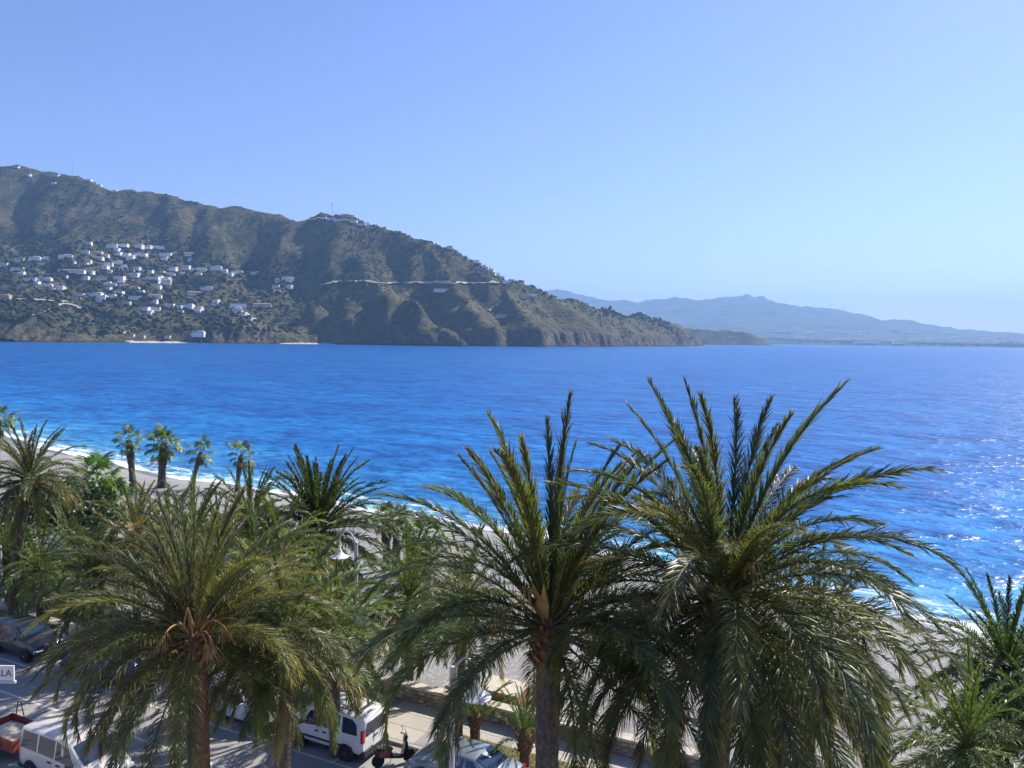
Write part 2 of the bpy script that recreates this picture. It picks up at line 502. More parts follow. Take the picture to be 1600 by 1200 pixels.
GULLIES = [(G2([(404,2860),(398,2770),(390,2640),(400,2500)]), 48, 110), (G2([(612,2610),(628,2530),(655,2400),(690,2240),(715,2120)]), 46, 95),
 (G2([(493,2740),(488,2640),(470,2500),(480,2400)]), 42, 85), (G2([(745,2480),(765,2400),(790,2300),(805,2200)]), 32, 70), (G2([(842,2550),(856,2470),(880,2380)]), 28, 60),
 (G2([(42,2960),(48,2860),(30,2720),(0,2560)]), 55, 140), (G2([(228,2890),(232,2830),(215,2740)]), 38, 100), (G2([(310,2880),(300,2760),(290,2650)]), 30, 80), (G2([(108,2950),(100,2860),(80,2720)]), 36, 100),
 (G2([(560,2240),(565,2160),(560,2080)]), 45, 45), (G2([(620,2190),(630,2110),(635,2050)]), 40, 40), (G2([(510,2290),(505,2200),(500,2120)]), 40, 45), (G2([(675,2080),(690,2020),(695,1980)]), 30, 34), (G2([(900,2720),(925,2600),(945,2580)]), 26, 50), (G2([(960,2900),(985,2850),(1000,2950)]), 26, 50)]
def H_head(X, Y):
    wx = X + 26*fbm(X*.0045, Y*.0045, 1, 3) + 9*fbm(X*.02, Y*.02, 7, 2)
    wy = Y + 26*fbm(X*.0045+50, Y*.0045, 2, 3) + 9*fbm(X*.02+9, Y*.02, 5, 2)
    h = np.full(X.shape, -80.)
    for pts, k, rd in RIDGES:
        hr = np.full(X.shape, -200.)
        for a, b in zip(pts[:-1], pts[1:]):
            d, z = seg_d(wx, wy, a, b)
            hh = z - k*(np.sqrt(d*d+rd*rd)-rd)
            hr = np.maximum(hr, hh)
        e = np.clip(.5+.5*(hr-h)/7., 0, 1)           # soft union
        h = h*(1-e)+hr*e + 7.*e*(1-e)
    for pts, dep, wd in GULLIES:
        dm = np.full(X.shape, 1e9)
        for (xa, ya), (xb, yb) in zip(pts[:-1], pts[1:]):
            d, _z = seg_d(wx, wy, (xa, ya, 0), (xb, yb, 0)); dm = np.minimum(dm, d)
        h = h - dep*np.clip(1-dm/wd, 0, 1)**1.3*np.clip((h-10)/60, 0, 1)
    amp = np.clip((h+5)/60, .15, 1)
    h = h + amp*(34*fbm(wx*.0042, wy*.0030, 11, 4, .42, True) - 20)
    h = h + amp*4.0*fbm(X*.03, Y*.03, 21, 3)
    rock = np.clip(1-(h-5)/70, 0, 1)
    h = h + rock*7.*fbm(X*.035+Y*.012, Y*.02, 31, 4, .55, True) - rock*3
    # sea cliffs all along the shore but for the two coves
    cl = 1 - np.clip(1-np.abs(X+985)/190, 0, 1)**.5 - np.clip(1-np.abs(X+575)/130, 0, 1)**.5
    hs = np.clip((h+1)/15, 0, 1)
    h = h + cl*36*hs*hs*(3-2*hs)*np.clip(1-(h-15)/130, 0, 1)*(.75+.5*fbm(X*.012, Y*.012, 51, 2))
    # old farming terraces cut into the slopes above the village
    st = 11.
    q = h/st + .35*fbm(X*.004, Y*.004, 41, 2)
    fr = q-np.floor(q)
    tz = h + st*(np.clip((fr-.6)/.4, 0, 1)-fr)*.8
    mask = np.clip(fbm(X*.0035, Y*.0035, 43, 2)*2.2+.75, 0, 1)*np.clip((h-40)/40, 0, 1)
    return h*(1-mask)+tz*mask
def scalar_H(x, y):
    return float(H_head(np.array([x]), np.array([y]))[0])
xs = np.concatenate([np.arange(-3000, -1750, 14.), np.arange(-1750, 700, 5.), np.arange(700, 1300, 8.)])
ys = np.concatenate([np.arange(1780, 2900, 5.), np.arange(2900, 3500, 8.), np.arange(3500, 4700, 20.)])
Xh, Yh = np.meshgrid(xs, ys, indexing='ij')
Zh = H_head(Xh, Yh)
def hill_mat(name='hillside_scrub', far=False):
    m, nt, b = new_mat(name); t = NT(nt)
    g = t.n('NewGeometry'); pos = g.outputs['Position']
    n1 = t.noise(pos, .012, 6, .6); n2 = t.noise(pos, .06, 5, .65); n3 = t.noise(pos, .25, 3, .6)
    c = t.ramp(n1, [(.32, (.045, .047, .022)), (.44, (.105, .097, .043)), (.58, (.15, .130, .066)), (.75, (.185, .145, .08))])
    big = t.step(t.noise(t.mapping(pos, loc=(300, 90, 0)), .0065, 4, .55), .44, .62)
    c = t.mix(t.math('MULTIPLY', t.step(t.math('ADD', n2, t.math('MULTIPLY', big, .16)), .54, .68), .85), c, (.026, .034, .016))
    c = t.mix(t.math('MULTIPLY', t.step(n3, .54, .66), .45), c, (.03, .035, .018))
    sep = t.n('SeparateXYZ'); t.l(g.outputs['Normal'], sep.inputs[0])
    sz = t.n('SeparateXYZ'); t.l(pos, sz.inputs[0])
    rockm = t.math('MULTIPLY', t.step(sep.outputs['Z'], .82, .62), t.step(sz.outputs['Z'], 110, 20))
    n4 = t.noise(t.mapping(pos, scale=(1, 1, .35), rot=(0, .5, .3)), .07, 6, .65)
    rock = t.ramp(n4, [(.3, (.05, .042, .035)), (.5, (.12, .10, .08)), (.7, (.22, .18, .135))])
    c = t.mix(rockm, c, rock)
    base = t.step(sz.outputs['Z'], 3.5, .2)
    c = t.mix(base, c, (.06, .052, .046))
    t.l(c, b.inputs['Base Color']); b.inputs['Roughness'].default_value = .95
    b.inputs['Specular IOR Level'].default_value = .1
    hh = t.math('ADD', n2, t.math('MULTIPLY', n3, .5))
    t.l(t.bump(hh, 1., 14.), b.inputs['Normal'])
    return m
def land(name, X, Y, Z, mat, cut=-4):
    q = grid_faces(*X.shape)
    zf = Z.ravel()
    q = q[zf[q].max(1) > cut]
    keep = np.unique(q); remap = np.full(X.size, -1); remap[keep] = np.arange(len(keep))
    co = np.stack([X, Y, Z], -1).reshape(-1, 3)[keep]
    return tag(obj(name, mesh_np(name, co, remap[q], smooth=True), mat=mat), kind='structure')
# heights above the street datum: sea is at SEA_Z
hill_m = hill_mat()
land('headland', Xh, Yh, Zh, hill_m)

# ------------------------------------------------------------------ far coast
def H_mount(X, Y):
    pts = P3([(700,450,9600),(860,452,9500),(900,461,9400),(960,466,9300),(1050,466,9200),(1100,464,9100),(1167,459,9000),(1200,465,9000),(1250,474,9000),(1300,484,9000),(1370,499,8900),(1430,510,8800),(1480,518,8700),(1530,521,8700),(1570,520,8800),(1600,521,8800),(1700,523,8900),(1900,527,9000)])
    wx = X + 160*fbm(X*.0012, Y*.0012, 61, 3); wy = Y + 160*fbm(X*.0012, Y*.0012+40, 62, 3)
    h = np.full(X.shape, -50.)
    for a, b in zip(pts[:-1], pts[1:]):
        d, z = seg_d(wx, wy, a, b)
        h = np.maximum(h, z*(.20*np.exp(-d/350.)+.80*np.exp(-(d/1900.)**1.6)))
    near = np.clip((h-15)/200, 0, 1)
    h = h + near*(55*fbm(X*.0022, Y*.0022, 63, 4, .5, True)-34)
    return h
FK = 1.75                          # the far range stands this many times 9 km away
shore_n = lambda x: np.interp(x, [600, 1650, 2100, 2450, 2700, 6000], [7200, 6000, 5100, 4500, 4050, 3600])
shore_far = lambda x: FK*shore_n(np.asarray(x)/FK)
xs = FK*np.arange(-1300, 8200, 45.); ys = FK*np.arange(3500, 11500, 45.)
X, Y = np.meshgrid(xs, ys, indexing='ij')
def far_ground(X, Y):
    X = X/FK; Y = Y/FK; w_ = Y-shore_n(X)
    pl = np.clip(w_/60, -1, 1)*4 + np.clip(w_/2500, 0, 1)*42 + 3*fbm(X*.004, Y*.004, 70, 3) - 1.5
    return FK*np.where(w_ < -120, -30, np.maximum(pl, np.where(w_ > 0, H_mount(X, Y), -20)))
land('far_mountain', X, Y, far_ground(X, Y), hill_mat('far_mountain_scrub'), cut=-6)
def H_cape(X, Y):
    pts = P3([(1000,512,5900),(1060,510,5700),(1100,515,5550),(1140,516,5450),(1165,519,5400),(1180,527,5380),(1196,537,5350)])
    h = np.full(X.shape, -50.)
    wx = X+40*fbm(X*.004, Y*.004, 81, 3)
    for a, b in zip(pts[:-1], pts[1:]):
        d, z = seg_d(wx, Y, a, b)
        h = np.maximum(h, z-.62*(np.sqrt(d*d+30*30)-30))
    return h + np.clip((h+5)/40, .1, 1)*(14*fbm(X*.01, Y*.01, 83, 4, .5, True)-8)
X, Y = np.meshgrid(np.arange(700, 2150, 14.), np.arange(4900, 6500, 14.), indexing='ij')
land('far_cape', X, Y, H_cape(X, Y), hill_m)

# the air: one even, pale volume round everything
hz = MB().box(-17500, 17500, -15400, 21000, SEA_Z-40, 1250).build('haze', None)
hm = bpy.data.materials.new('haze_air'); hm.use_nodes = True
nt = hm.node_tree
for n in list(nt.nodes): nt.nodes.remove(n)
pv = nt.nodes.new('ShaderNodeVolumePrincipled')
pv.inputs['Color'].default_value = (.32, .58, 1., 1)
pv.inputs['Density'].default_value = 7.6e-5
pv.inputs['Anisotropy'].default_value = .2
mo = nt.nodes.new('ShaderNodeOutputMaterial')
nt.links.new(pv.outputs[0], mo.inputs['Volume'])
hz.data.materials.clear(); hz.data.materials.append(hm)
tag(hz, 'thin bluish sea haze filling the air over the bay', 'haze', kind='stuff')

# ================================================================== HILLSIDE: scrub, houses, masts, tracks
def hit_hill(px, py, y0=1850., y1=4400., step=6.):
    """first point of the headland along the line of sight through a pixel"""
    d = ray(px, py)
    Y = np.arange(y0, y1, step); t = Y/d.y
    X = d.x*t; Zr = CAM_H + d.z*t
    h = H_head(X, Y)
    i = np.argmax(h >= Zr)
    if h[i] < Zr[i]:
        i = int(np.argmax(h-Zr))
    return Vector((float(X[i]), float(Y[i]), float(h[i])))
def hit_many(pp, y0, y1, step=12.):
    D = np.array([ray(*q)[:] for q in pp]); Y = np.arange(y0, y1, step)[None]
    X = (D[:, :1]/D[:, 1:2])*Y; Zr = CAM_H + (D[:, 2:]/D[:, 1:2])*Y
    h = H_head(X, np.broadcast_to(Y, X.shape)); ok = h >= Zr
    i = np.where(ok.any(1), ok.argmax(1), (h-Zr).argmax(1)); r_ = np.arange(len(i))
    return np.stack([X[r_, i], Y[0][i], h[r_, i]], 1)
def ico_mesh():
    import bmesh
    bm = bmesh.new(); bmesh.ops.create_icosphere(bm, subdivisions=1, radius=1.)
    v = np.array([x.co[:] for x in bm.verts]); f = np.array([[q.index for q in p.verts] for p in bm.faces])
    bm.free(); return v, f
ICO_V, ICO_F = ico_mesh()
def blobs(name, pts, sizes, mat, flat=.75):
    """many small shrubs, each an uneven lump"""
    n = len(pts); nv = len(ICO_V)
    j = 1 + .38*rng.standard_normal((n, nv, 1))
    V = ICO_V[None]*j*np.asarray(sizes)[:, None, None]
    V[:, :, 2] *= flat
    V += np.asarray(pts)[:, None, :]
    F = (ICO_F[None] + (np.arange(n)*nv)[:, None, None]).reshape(-1, 3)
    return obj(name, mesh_np(name, V.reshape(-1, 3), tris=F), mat=mat)
def scrub_mat(name, c0, c1):
    m, nt, b = new_mat(name); t = NT(nt)
    pos = t.n('NewGeometry').outputs['Position']
    t.l(t.mix(t.step(t.noise(pos, .15, 3), .35, .65), c0, c1), b.inputs['Base Color'])
    b.inputs['Roughness'].default_value = .9; b.inputs['Specular IOR Level'].default_value = .1
    return m
scrub_m = scrub_mat('dark_scrub', (.022, .030, .014), (.050, .058, .024))
n = 75000
cx = rng.uniform(-1750, 1150, n); cy = rng.uniform(1880, 3500, n)
ch = H_head(cx, cy)
e = 8.
gx = (H_head(cx+e, cy)-ch)/e; gy = (H_head(cx, cy+e)-ch)/e
dens = .05 + .95*np.clip(fbm(cx*.005, cy*.005, 91, 4)*3.2+.0, 0, 1)**1.2
dens *= np.where(ch < 4, 0, 1)
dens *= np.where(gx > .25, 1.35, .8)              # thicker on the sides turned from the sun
dens *= np.clip((cx/cy+.70)*20, .0, 1)
keep = rng.uniform(0, 1, n) < dens*.62
pts = np.stack([cx, cy, ch+.6], 1)[keep]
sz = rng.lognormal(.85, .45, keep.sum())
tag(blobs('hill_scrub', pts, np.clip(sz, 1., 6.5), scrub_m), 'dark scrub and bushes dotted over the headland slopes', 'scrub', kind='stuff')

# -- far houses
hw = simple('house_white', (.74, .72, .68), .8, var=.06, scale=.3)
hcream = simple('house_cream', (.60, .52, .40), .8, var=.08, scale=.3)
hsalmon = simple('house_salmon', (.62, .36, .24), .8, var=.08, scale=.3)
hroof = simple('house_tile_roof', (.36, .18, .105), .8, var=.25, scale=.8)
hstone = simple('house_stone', (.30, .27, .23), .9, var=.2, scale=.5)
hglass = simple('house_window', (.03, .04, .055), .15, var=.1)
def house_meshes(kind, w, d, h, wallm):
    """the parts of one house: walls, roof, parapet or eaves, windows"""
    parts = []
    m = MB()
    st = max(1, round(h/3.))
    m.box(-w/2, w/2, -d/2, d/2, -5, h)
    if kind in ('step', 'flat'):
        m.box(-w*.12, w*.36, -d*.1, d/2-.3, h-.02, h+2.6)
    parts.append(('wall', m.mesh('house_wall', wallm)))
    r = MB()
    if kind == 'gable':
        r.add([(-w/2-.5, -d/2-.5, h), (w/2+.5, -d/2-.5, h), (w/2+.5, d/2+.5, h), (-w/2-.5, d/2+.5, h), (-w/2+d*.28, 0, h+d*.22), (w/2-d*.28, 0, h+d*.22)],
              [(0, 1, 5, 4), (1, 2, 5), (2, 3, 4, 5), (3, 0, 4), (3, 2, 1, 0)])
        parts.append(('roof', r.mesh('house_roof', hroof)))
    else:
        r.box(-w/2-.35, w/2+.35, -d/2-.35, d/2+.35, h+.002, h+.5)
        parts.append(('roof', r.mesh('house_roof', hw if kind != 'stone' else hstone)))
    if kind in ('step', 'terrace', 'flat'):
        t_ = MB().box(-w/2-1, w/2+1, -d/2-3.2, -d/2-.01, -5, h*.42)
        parts.append(('terrace', t_.mesh('house_terrace', wallm)))
    wins = []
    nw = max(2, int(w/3.6))
    for s_ in range(st):
        for k_ in range(nw):
            x = -w/2 + (k_+.5)*w/nw
            z = .9 + s_*3.
            if z+1.5 > h: continue
            if kind in ('step', 'terrace', 'flat') and z < h*.42: continue
            wins.append((x, -d/2-.03, z))
    return parts, wins
WIN = MB().box(-.85, .85, -.06, .06, 0, 1.9).mesh('window', hglass)
_hcache = {}
MARKS = {'beside the tall thin pole': (232, 372), 'near the salmon apartment house': (14, 462), 'near the long ochre building': (405, 478), 'above the three-storey beach house': (300, 490), 'by the coast road bend': (455, 438), 'at the top of the village': (165, 368), 'beside the village road': (70, 460), 'above the salmon apartment house': (30, 412), 'among the crowded middle terraces': (185, 425), 'on the row under the bare slope': (330, 420), 'below the crowded middle terraces': (190, 455)}
KINDN = {'flat': 'white flat-roofed villa with a set-back upper storey', 'terrace': 'long white house with a terrace wall', 'step': 'stepped white house with a raised roof room', 'gable': 'white house with an orange tiled roof', 'plain': 'small plain white cube house'}
def village_label(px, py, kind):
    return KINDN[kind] + ' ' + min(MARKS, key=lambda m: (MARKS[m][0]-px)**2+4*(MARKS[m][1]-py)**2)
def house(px, py, wpx, kind='flat', c='w', st=2, label=None, group='white houses scattered over the hillside village', turn=None):
    p = hit_hill(px, py)
    w = max(6., 1.02*wpx/FOC*p.y); w = round(w/2.)*2.
    key = (kind, c, w, st)
    if key not in _hcache:
        _hcache[key] = house_meshes(kind, w, min(max(6., w*.6), 12.), 3.*st+.3, {'w': hw, 'c': hcream, 's': hsalmon, 'g': hstone}[c])
    parts, wins = _hcache[key]
    o = empty('house', p, random.uniform(-.35, .35) if turn is None else turn)
    tag(o, label or village_label(px, py, kind), 'house', group)
    for nm, me in parts: obj(nm, me, o)
    for q in wins: obj('window', WIN, o, loc=q)
    return o
Z6 = lambda x, y, w: (x/6.4, 360+y/6.4, w/6.4)
Z7 = lambda x, y, w: (230+x/6.4, 360+y/6.4, w/6.4)
L6 = [(400,300,190,'flat'),(660,290,150,'step'),(195,310,90,'plain'),(45,360,90,'plain'),(180,395,150,'terrace'),(880,150,80,'plain'),(1125,175,120,'step'),(1240,175,100,'terrace'),(1380,190,130,'flat'),(1400,250,160,'terrace'),(1530,190,200,'flat'),(1220,260,170,'terrace'),(850,240,80,'plain'),(985,240,80,'gable'),(990,310,110,'gable'),(1170,330,120,'step'),(880,330,80,'plain'),(1030,400,150,'step'),(1085,360,100,'plain'),(1240,390,90,'plain'),(1370,390,90,'plain'),(1480,420,120,'terrace'),(720,440,260,'gable'),(910,450,80,'plain'),(1040,500,150,'terrace'),(1200,490,120,'terrace'),(1350,480,110,'plain'),(1540,490,150,'terrace'),(390,510,250,'terrace'),(460,565,150,'step'),(590,590,150,'step'),(1100,560,120,'gable'),(1250,570,130,'gable'),(1345,590,100,'gable'),(870,665,320,'terrace'),(1020,685,140,'step'),(1190,650,110,'plain'),(1350,700,120,'terrace'),(1550,700,130,'gable'),(1500,805,190,'terrace')]
L7 = [(190,260,130,'terrace'),(380,265,240,'gable'),(230,400,160,'terrace'),(390,400,100,'plain'),(210,460,130,'step'),(120,495,240,'terrace'),(520,405,140,'flat'),(690,390,120,'step'),(760,425,90,'plain'),(900,430,110,'step'),(1095,450,130,'flat'),(1410,490,120,'step'),(1410,575,120,'flat'),(1300,525,50,'plain'),(1290,575,80,'plain'),(150,545,170,'gable'),(480,640,150,'gable'),(600,590,130,'step'),(680,715,100,'plain'),(470,795,180,'step'),(270,775,180,'plain'),(910,765,160,'terrace'),(900,820,90,'plain'),(960,855,60,'plain')]
for Zf, LL in ((Z6, L6), (Z7, L7)):
    for (x, y, w, k_) in LL:
        if w > 165 and k_ != 'gable':
            house(*Zf(x-w*.26, y, w*.5), k_, st=random.choice((2, 3))); house(*Zf(x+w*.26, y-random.uniform(-8, 10), w*.5), random.choice(('step', 'flat', 'plain')), st=2)
        else:
            house(*Zf(x, y, w*random.uniform(.8, 1)), k_, st=random.choice((2, 2, 3)))
        if random.random() < .7: house(*Zf(x+random.uniform(-90, 90), y+random.uniform(22, 40), random.uniform(45, 80)), random.choice(('plain', 'step', 'gable')), st=random.choice((1, 2)))
house(*Z7(1150, 775, 170), 'gable', 'c', 2, 'long ochre building with a low tiled roof beside the tall pole', ' ochre buildings'.strip())
house(4, 467, 24, 'flat', 's', 3, 'tall salmon-pink apartment house at the edge of the hillside village', 'apartment houses')
house(311, 527, 18, 'flat', 'w', 3, 'three-storey white beach house standing at the cove', 'beach houses', 0.)
ridge_g = 'white houses strung along the ridge'
for (x, y, w, k_) in [(230,185,90,'plain'),(350,270,40,'plain'),(560,355,70,'plain'),(640,395,100,'flat'),(745,420,100,'flat'),(700,455,60,'plain'),(830,475,80,'gable'),(870,540,100,'flat'),(955,525,100,'flat'),(1010,575,90,'step'),(905,590,80,'plain'),(960,605,60,'plain'),(1100,735,100,'terrace'),(1190,575,80,'plain'),(800,510,60,'plain'),(1040,530,70,'plain'),(690,400,60,'plain')]:
    house(680+x/10, 370+y/10, w/10, k_, 'w', 2, 'small white house in the cluster along the ridge that falls to the headland tip', ridge_g)
house(726, 397, 8, 'flat', 's', 2, 'pinkish house at the upper end of the ridge cluster', 'pink houses')
for (x, y, w) in [(820,165,40),(870,170,60),(955,135,50),(925,180,90),(1010,190,50),(1060,205,60)]:
    house(300+x/4, 300+y/4, w/4*.9, 'plain', 'w', 1, 'low pale building on the summit beside the radio mast', 'summit buildings')
house(690, 457, 22, 'terrace', 'w', 2, 'pale arcaded building beside the coast road cutting', 'roadside buildings', 0.)
house(985, 488, 26, 'terrace', 'w', 2, 'flat-roofed villa among pines near the tip of the headland', 'headland villas', 0.)
house(786, 497, 22, 'plain', 'c', 2, 'lone cream house below the zigzag track', 'lone houses')
house(830, 465, 16, 'terrace', 'w', 1, 'long pale house under the ridge, above the zigzag track', 'houses above the track')
house(812, 464, 18, 'plain', 'c', 1, 'small cream house under the ridge, above the zigzag track', 'houses above the track')
for (x, y) in [(27,262),(45,275),(90,275),(85,287),(140,282),(155,288),(180,294)]:
    house(x, y, 8, 'plain', 'w', 1, 'tiny pale farmhouse high on the slope of the highest summit', 'farmhouses on the summit slope')
for (x, y) in [(190,521),(205,525),(222,527),(262,527)]:
    house(x, y, 9, 'plain', 'c', 1, 'small cream beach hut behind the cove', 'beach huts', 0.)

# darker trees round the houses, one crown lump each
tree_m = scrub_mat('hill_tree_foliage', (.018, .026, .013), (.040, .050, .022))
pp = [(random.uniform(0, 470), random.uniform(372, 525)) for _ in range(2700)]
pp = [q for q in pp if not (q[0] > 330 and q[1] < 405)]
ts_ = [random.choice([2, 3, 3.5, 4.5, 6, 7.5]) for _ in pp]
for _ in range(260):
    px = random.uniform(660, 1060)
    pp.append((px, float(np.interp(px, [660, 760, 860, 940, 1000, 1060], [374, 412, 452, 482, 484, 513])) + abs(random.gauss(3, 10)))); ts_.append(random.choice([2, 2.5, 3, 4.]))
for _ in range(150):
    px = random.uniform(940, 1050)
    pp.append((px, float(np.interp(px, [940, 1000, 1050], [483, 486, 508])) + random.uniform(-1, 12))); ts_.append(random.choice([4, 5, 6.5, 8]))
tp = hit_many(pp, 1900, 4400, 14.) + np.array([0, 0, 1.8])
tag(blobs('hillside_trees', tp, ts_, tree_m, .95), 'dark tree crowns crowding between the hillside houses and on the ridge', 'trees', kind='stuff')

# radio masts and poles
mast_m = simple('mast_steel', (.33, .33, .34), .5, .6)
def mast(px, py, top_py, w, label):
    p = hit_hill(px, py); h = (py-top_py)/FOC*p.y
    o = empty('radio_mast', p); tag(o, label, 'mast')
    MB().tube([(0, 0, -3), (0, 0, h)], [w, w*.4], 6).build('mast_pole', mast_m, o)
    b_ = MB()
    for q in (.72, .84, .95): b_.box(-w*2.2, w*2.2, -w*.5, w*.5, h*q, h*q+w)
    b_.build('antenna_bracket', mast_m, o)
    MB().box(-1.6, 1.6, -1.6, 1.6, -2, 2.6).build('equipment_hut', hw, o)
mast(113, 270, 245, .8, 'thin radio mast on the highest summit')
mast(519, 328, 308, 1.1, 'stout radio mast on the middle summit')
mast(529, 328, 320, .8, 'short antenna pole beside the stout summit mast')
mast(232, 378, 345, .55, 'tall thin pole above the large white villas')
mast(395, 498, 462, .6, 'tall pole beside the long ochre building')
mast(574, 445, 433, .5, 'short pole by the coast road above the dark bluff')

# coast road, tracks, coves: ribbons laid on the slope
dirt = simple('pale_track', (.42, .37, .30), .95, var=.15, scale=.05)
sandm = simple('cove_sand', (.42, .39, .35), .95, var=.1, scale=.05)
def ribbon(name, pix, width, mat, lift=1.2, sea_level=False):
    pts = []
    for a, b in zip(pix[:-1], pix[1:]):
        for k_ in range(8):
            t_ = k_/8
            pts.append(hit_hill(a[0]+(b[0]-a[0])*t_, a[1]+(b[1]-a[1])*t_, step=4.))
    vs_, fs = [], []
    for i, p in enumerate(pts):
        d = (pts[min(i+1, len(pts)-1)]-pts[max(i-1, 0)]); d.z = 0
        if d.length < 1e-3: d = Vector((1, 0, 0))
        s_ = Vector((-d.y, d.x, 0)).normalized()*width/2
        for sgn in (-1, 1):
            q = p+sgn*s_
            z = max(p.z, scalar_H(q.x, q.y)) + lift if not sea_level else SEA_Z + (.5 if sgn < 0 else 2.5)
            vs_.append((q.x, q.y, z))
    n_ = len(pts)
    for i in range(n_-1): fs.append((2*i, 2*i+2, 2*i+3, 2*i+1))
    return tag(obj(name, mesh_np(name, vs_, fs), mat=mat), kind='structure')
ribbon('coast_road', [(500,447),(540,440),(570,442),(620,444),(680,444),(740,444),(800,444)], 9, dirt)
ribbon('zigzag_track', [(782,472),(776,478),(766,484),(764,488)], 9, dirt)
ribbon('village_road', [(0,467),(40,469),(75,471),(110,474)], 9, dirt)
ribbon('cliff_track', [(45,496),(70,487),(98,476),(112,478),(130,486)], 6, dirt)
ribbon('village_lane', [(372,484),(388,492),(400,500),(412,508)], 8, dirt)
ribbon('summit_road', [(482,344),(510,343),(545,346),(580,352)], 6, dirt)
def cove(x0, x1, y0, depth):
    a, b = at(x0, y0, 1), at(x1, y0, 1)
    vs_, fs = [], []
    for k_ in range(25):
        px = x0+(x1-x0)*k_/24
        # where the slope meets the sea along this bearing
        d = ray(px, 600); sx = d.x/d.y
        Y = np.arange(1850, 2500, 4.); hh = H_head(sx*Y, Y); i = int(np.argmax(hh > 0))
        bulge = math.sin(math.pi*k_/24)**.6*depth
        y_ = float(Y[i])
        vs_ += [(sx*(y_-bulge-3), y_-bulge-3, SEA_Z-.5), (sx*(y_+14), y_+14, 3.5)]
    for k_ in range(24): fs.append((2*k_, 2*k_+2, 2*k_+3, 2*k_+1))
    tag(obj('cove_beach', mesh_np('cove_beach', vs_, fs), mat=sandm), kind='structure')
cove(188, 312, 533, 26)
cove(432, 525, 536, 22)

# ------------------------------------------------------------------ things on the far coast
def hit_far(px, py):
    d = ray(px, py); Y = FK*np.arange(4000, 10500, 15.); t = Y/d.y; X = d.x*t; Zr = CAM_H+d.z*t
    h = far_ground(X, Y); i = int(np.argmax(h >= Zr))
    if h[i] < Zr[i]: i = int(np.argmax(h-Zr))
    return Vector((float(X[i]), float(Y[i]), float(h[i])))
plastic = simple('greenhouse_plastic', (.78, .78, .76), .5, var=.08, scale=.01)
for (x, y, w) in [(1192,517,14),(1222,519,24),(1205,514,10),(1262,519,8),(1270,520,12),(1300,518,26),(1315,521,14),(1337,524,14),(1330,531,40),(1306,532,22),(1367,526,12),(1385,527,10),(1400,516,12),(1420,520,16),(1446,526,22),(1480,521,14),(1370,536,46),(1395,533,12),(1410,537,30),(1430,531,12),(1455,530,10),(1478,529,20),(1495,527,12),(1535,525,10),(1500,533,14),(1240,516,6),(1250,527,12),(1350,519,14),(1425,514,8),(1448,516,14),(1350,536,20),(1440,537,18),(1540,531,12),(1560,528,10)]:
    p = hit_far(x, y); wm = w/FOC*p.y
    o = empty('greenhouse', p + Vector((0, 0, .5)), random.uniform(-.2, .2)); tag(o, 'white plastic greenhouse on the far coastal plain', 'greenhouse', 'greenhouses on the far plain')
    MB().box(-wm/2, wm/2, -90, 90, -6, 6.).build('wall', plastic, o)
    g_ = MB(); nb = max(2, int(wm/14))
    for k_ in range(nb):
        xa, xb = -wm/2+k_*wm/nb, -wm/2+(k_+1)*wm/nb
        g_.prism([(xa, 6.01), (xb, 6.01), ((xa+xb)/2, 11)], -90, 90)
    g_.build('roof', plastic, o)
white_m = simple('turbine_white', (.75, .75, .75), .5, var=.03)
def mount_crest(px):
    best = None
    for Y in FK*np.arange(8300, 10200, 25.):
        d = ray(px, 500); x = d.x/d.y*Y
        z = float(far_ground(np.array([x]), np.array([Y]))[0])
        if best is None or (z-CAM_H)/Y > best[0]: best = ((z-CAM_H)/Y, x, Y, z)
    return Vector(best[1:])
for px in (893, 1222, 1248, 1260, 1272, 1283, 1297, 1318):
    p = mount_crest(px)
    o = empty('wind_turbine', p); o.rotation_euler.z = .3; o.scale = (FK, FK, FK); tag(o, 'tiny white wind turbine on the far mountain crest', 'wind turbine', 'turbines on the far crest')
    MB().tube([(0, 0, -5), (0, 0, 52)], [2.2, 1.3], 8).build('tower', white_m, o)
    MB().box(-1.6, 1.6, -4, 5, 52, 55.5).build('nacelle', white_m, o, bevel=.4)
    bl = MB().add([(-.6, -4.6, 0), (.9, -4.6, 2), (1.1, -4.4, 8), (0, -4.5, 27), (-.5, -4.2, 8)], [(0, 1, 2, 3, 4)]).add([(-.6, -4.2, 0), (.9, -4.2, 2), (1.1, -4.0, 8), (0, -4.4, 27), (-.5, -4., 8)], [(4, 3, 2, 1, 0)]).mesh('blade', white_m)
    a0 = random.uniform(0, 2)
    for k_ in range(3): obj('blade', bl, o, loc=(0, 0, 53.7), rot=(0, a0+k_*2.0944, 0))
p = mount_crest(1167)
o = empty('radar_station', p); o.scale = (FK, FK, FK); tag(o, 'small radar station on the summit of the far mountain', 'radar station')
MB().box(-45, 40, -8, 8, -8, 9).build('station_block', hcream, o)
MB().lathe([(9, 8), (13, 14), (12, 21), (7, 27), (1, 29)], 14, (-20, 0, 0)).build('radar_dome', white_m, o, smooth=True)
MB().lathe([(5, 8), (7, 12), (5, 17), (1, 19)], 12, (20, 0, 0)).build('radar_dome', white_m, o, smooth=True)
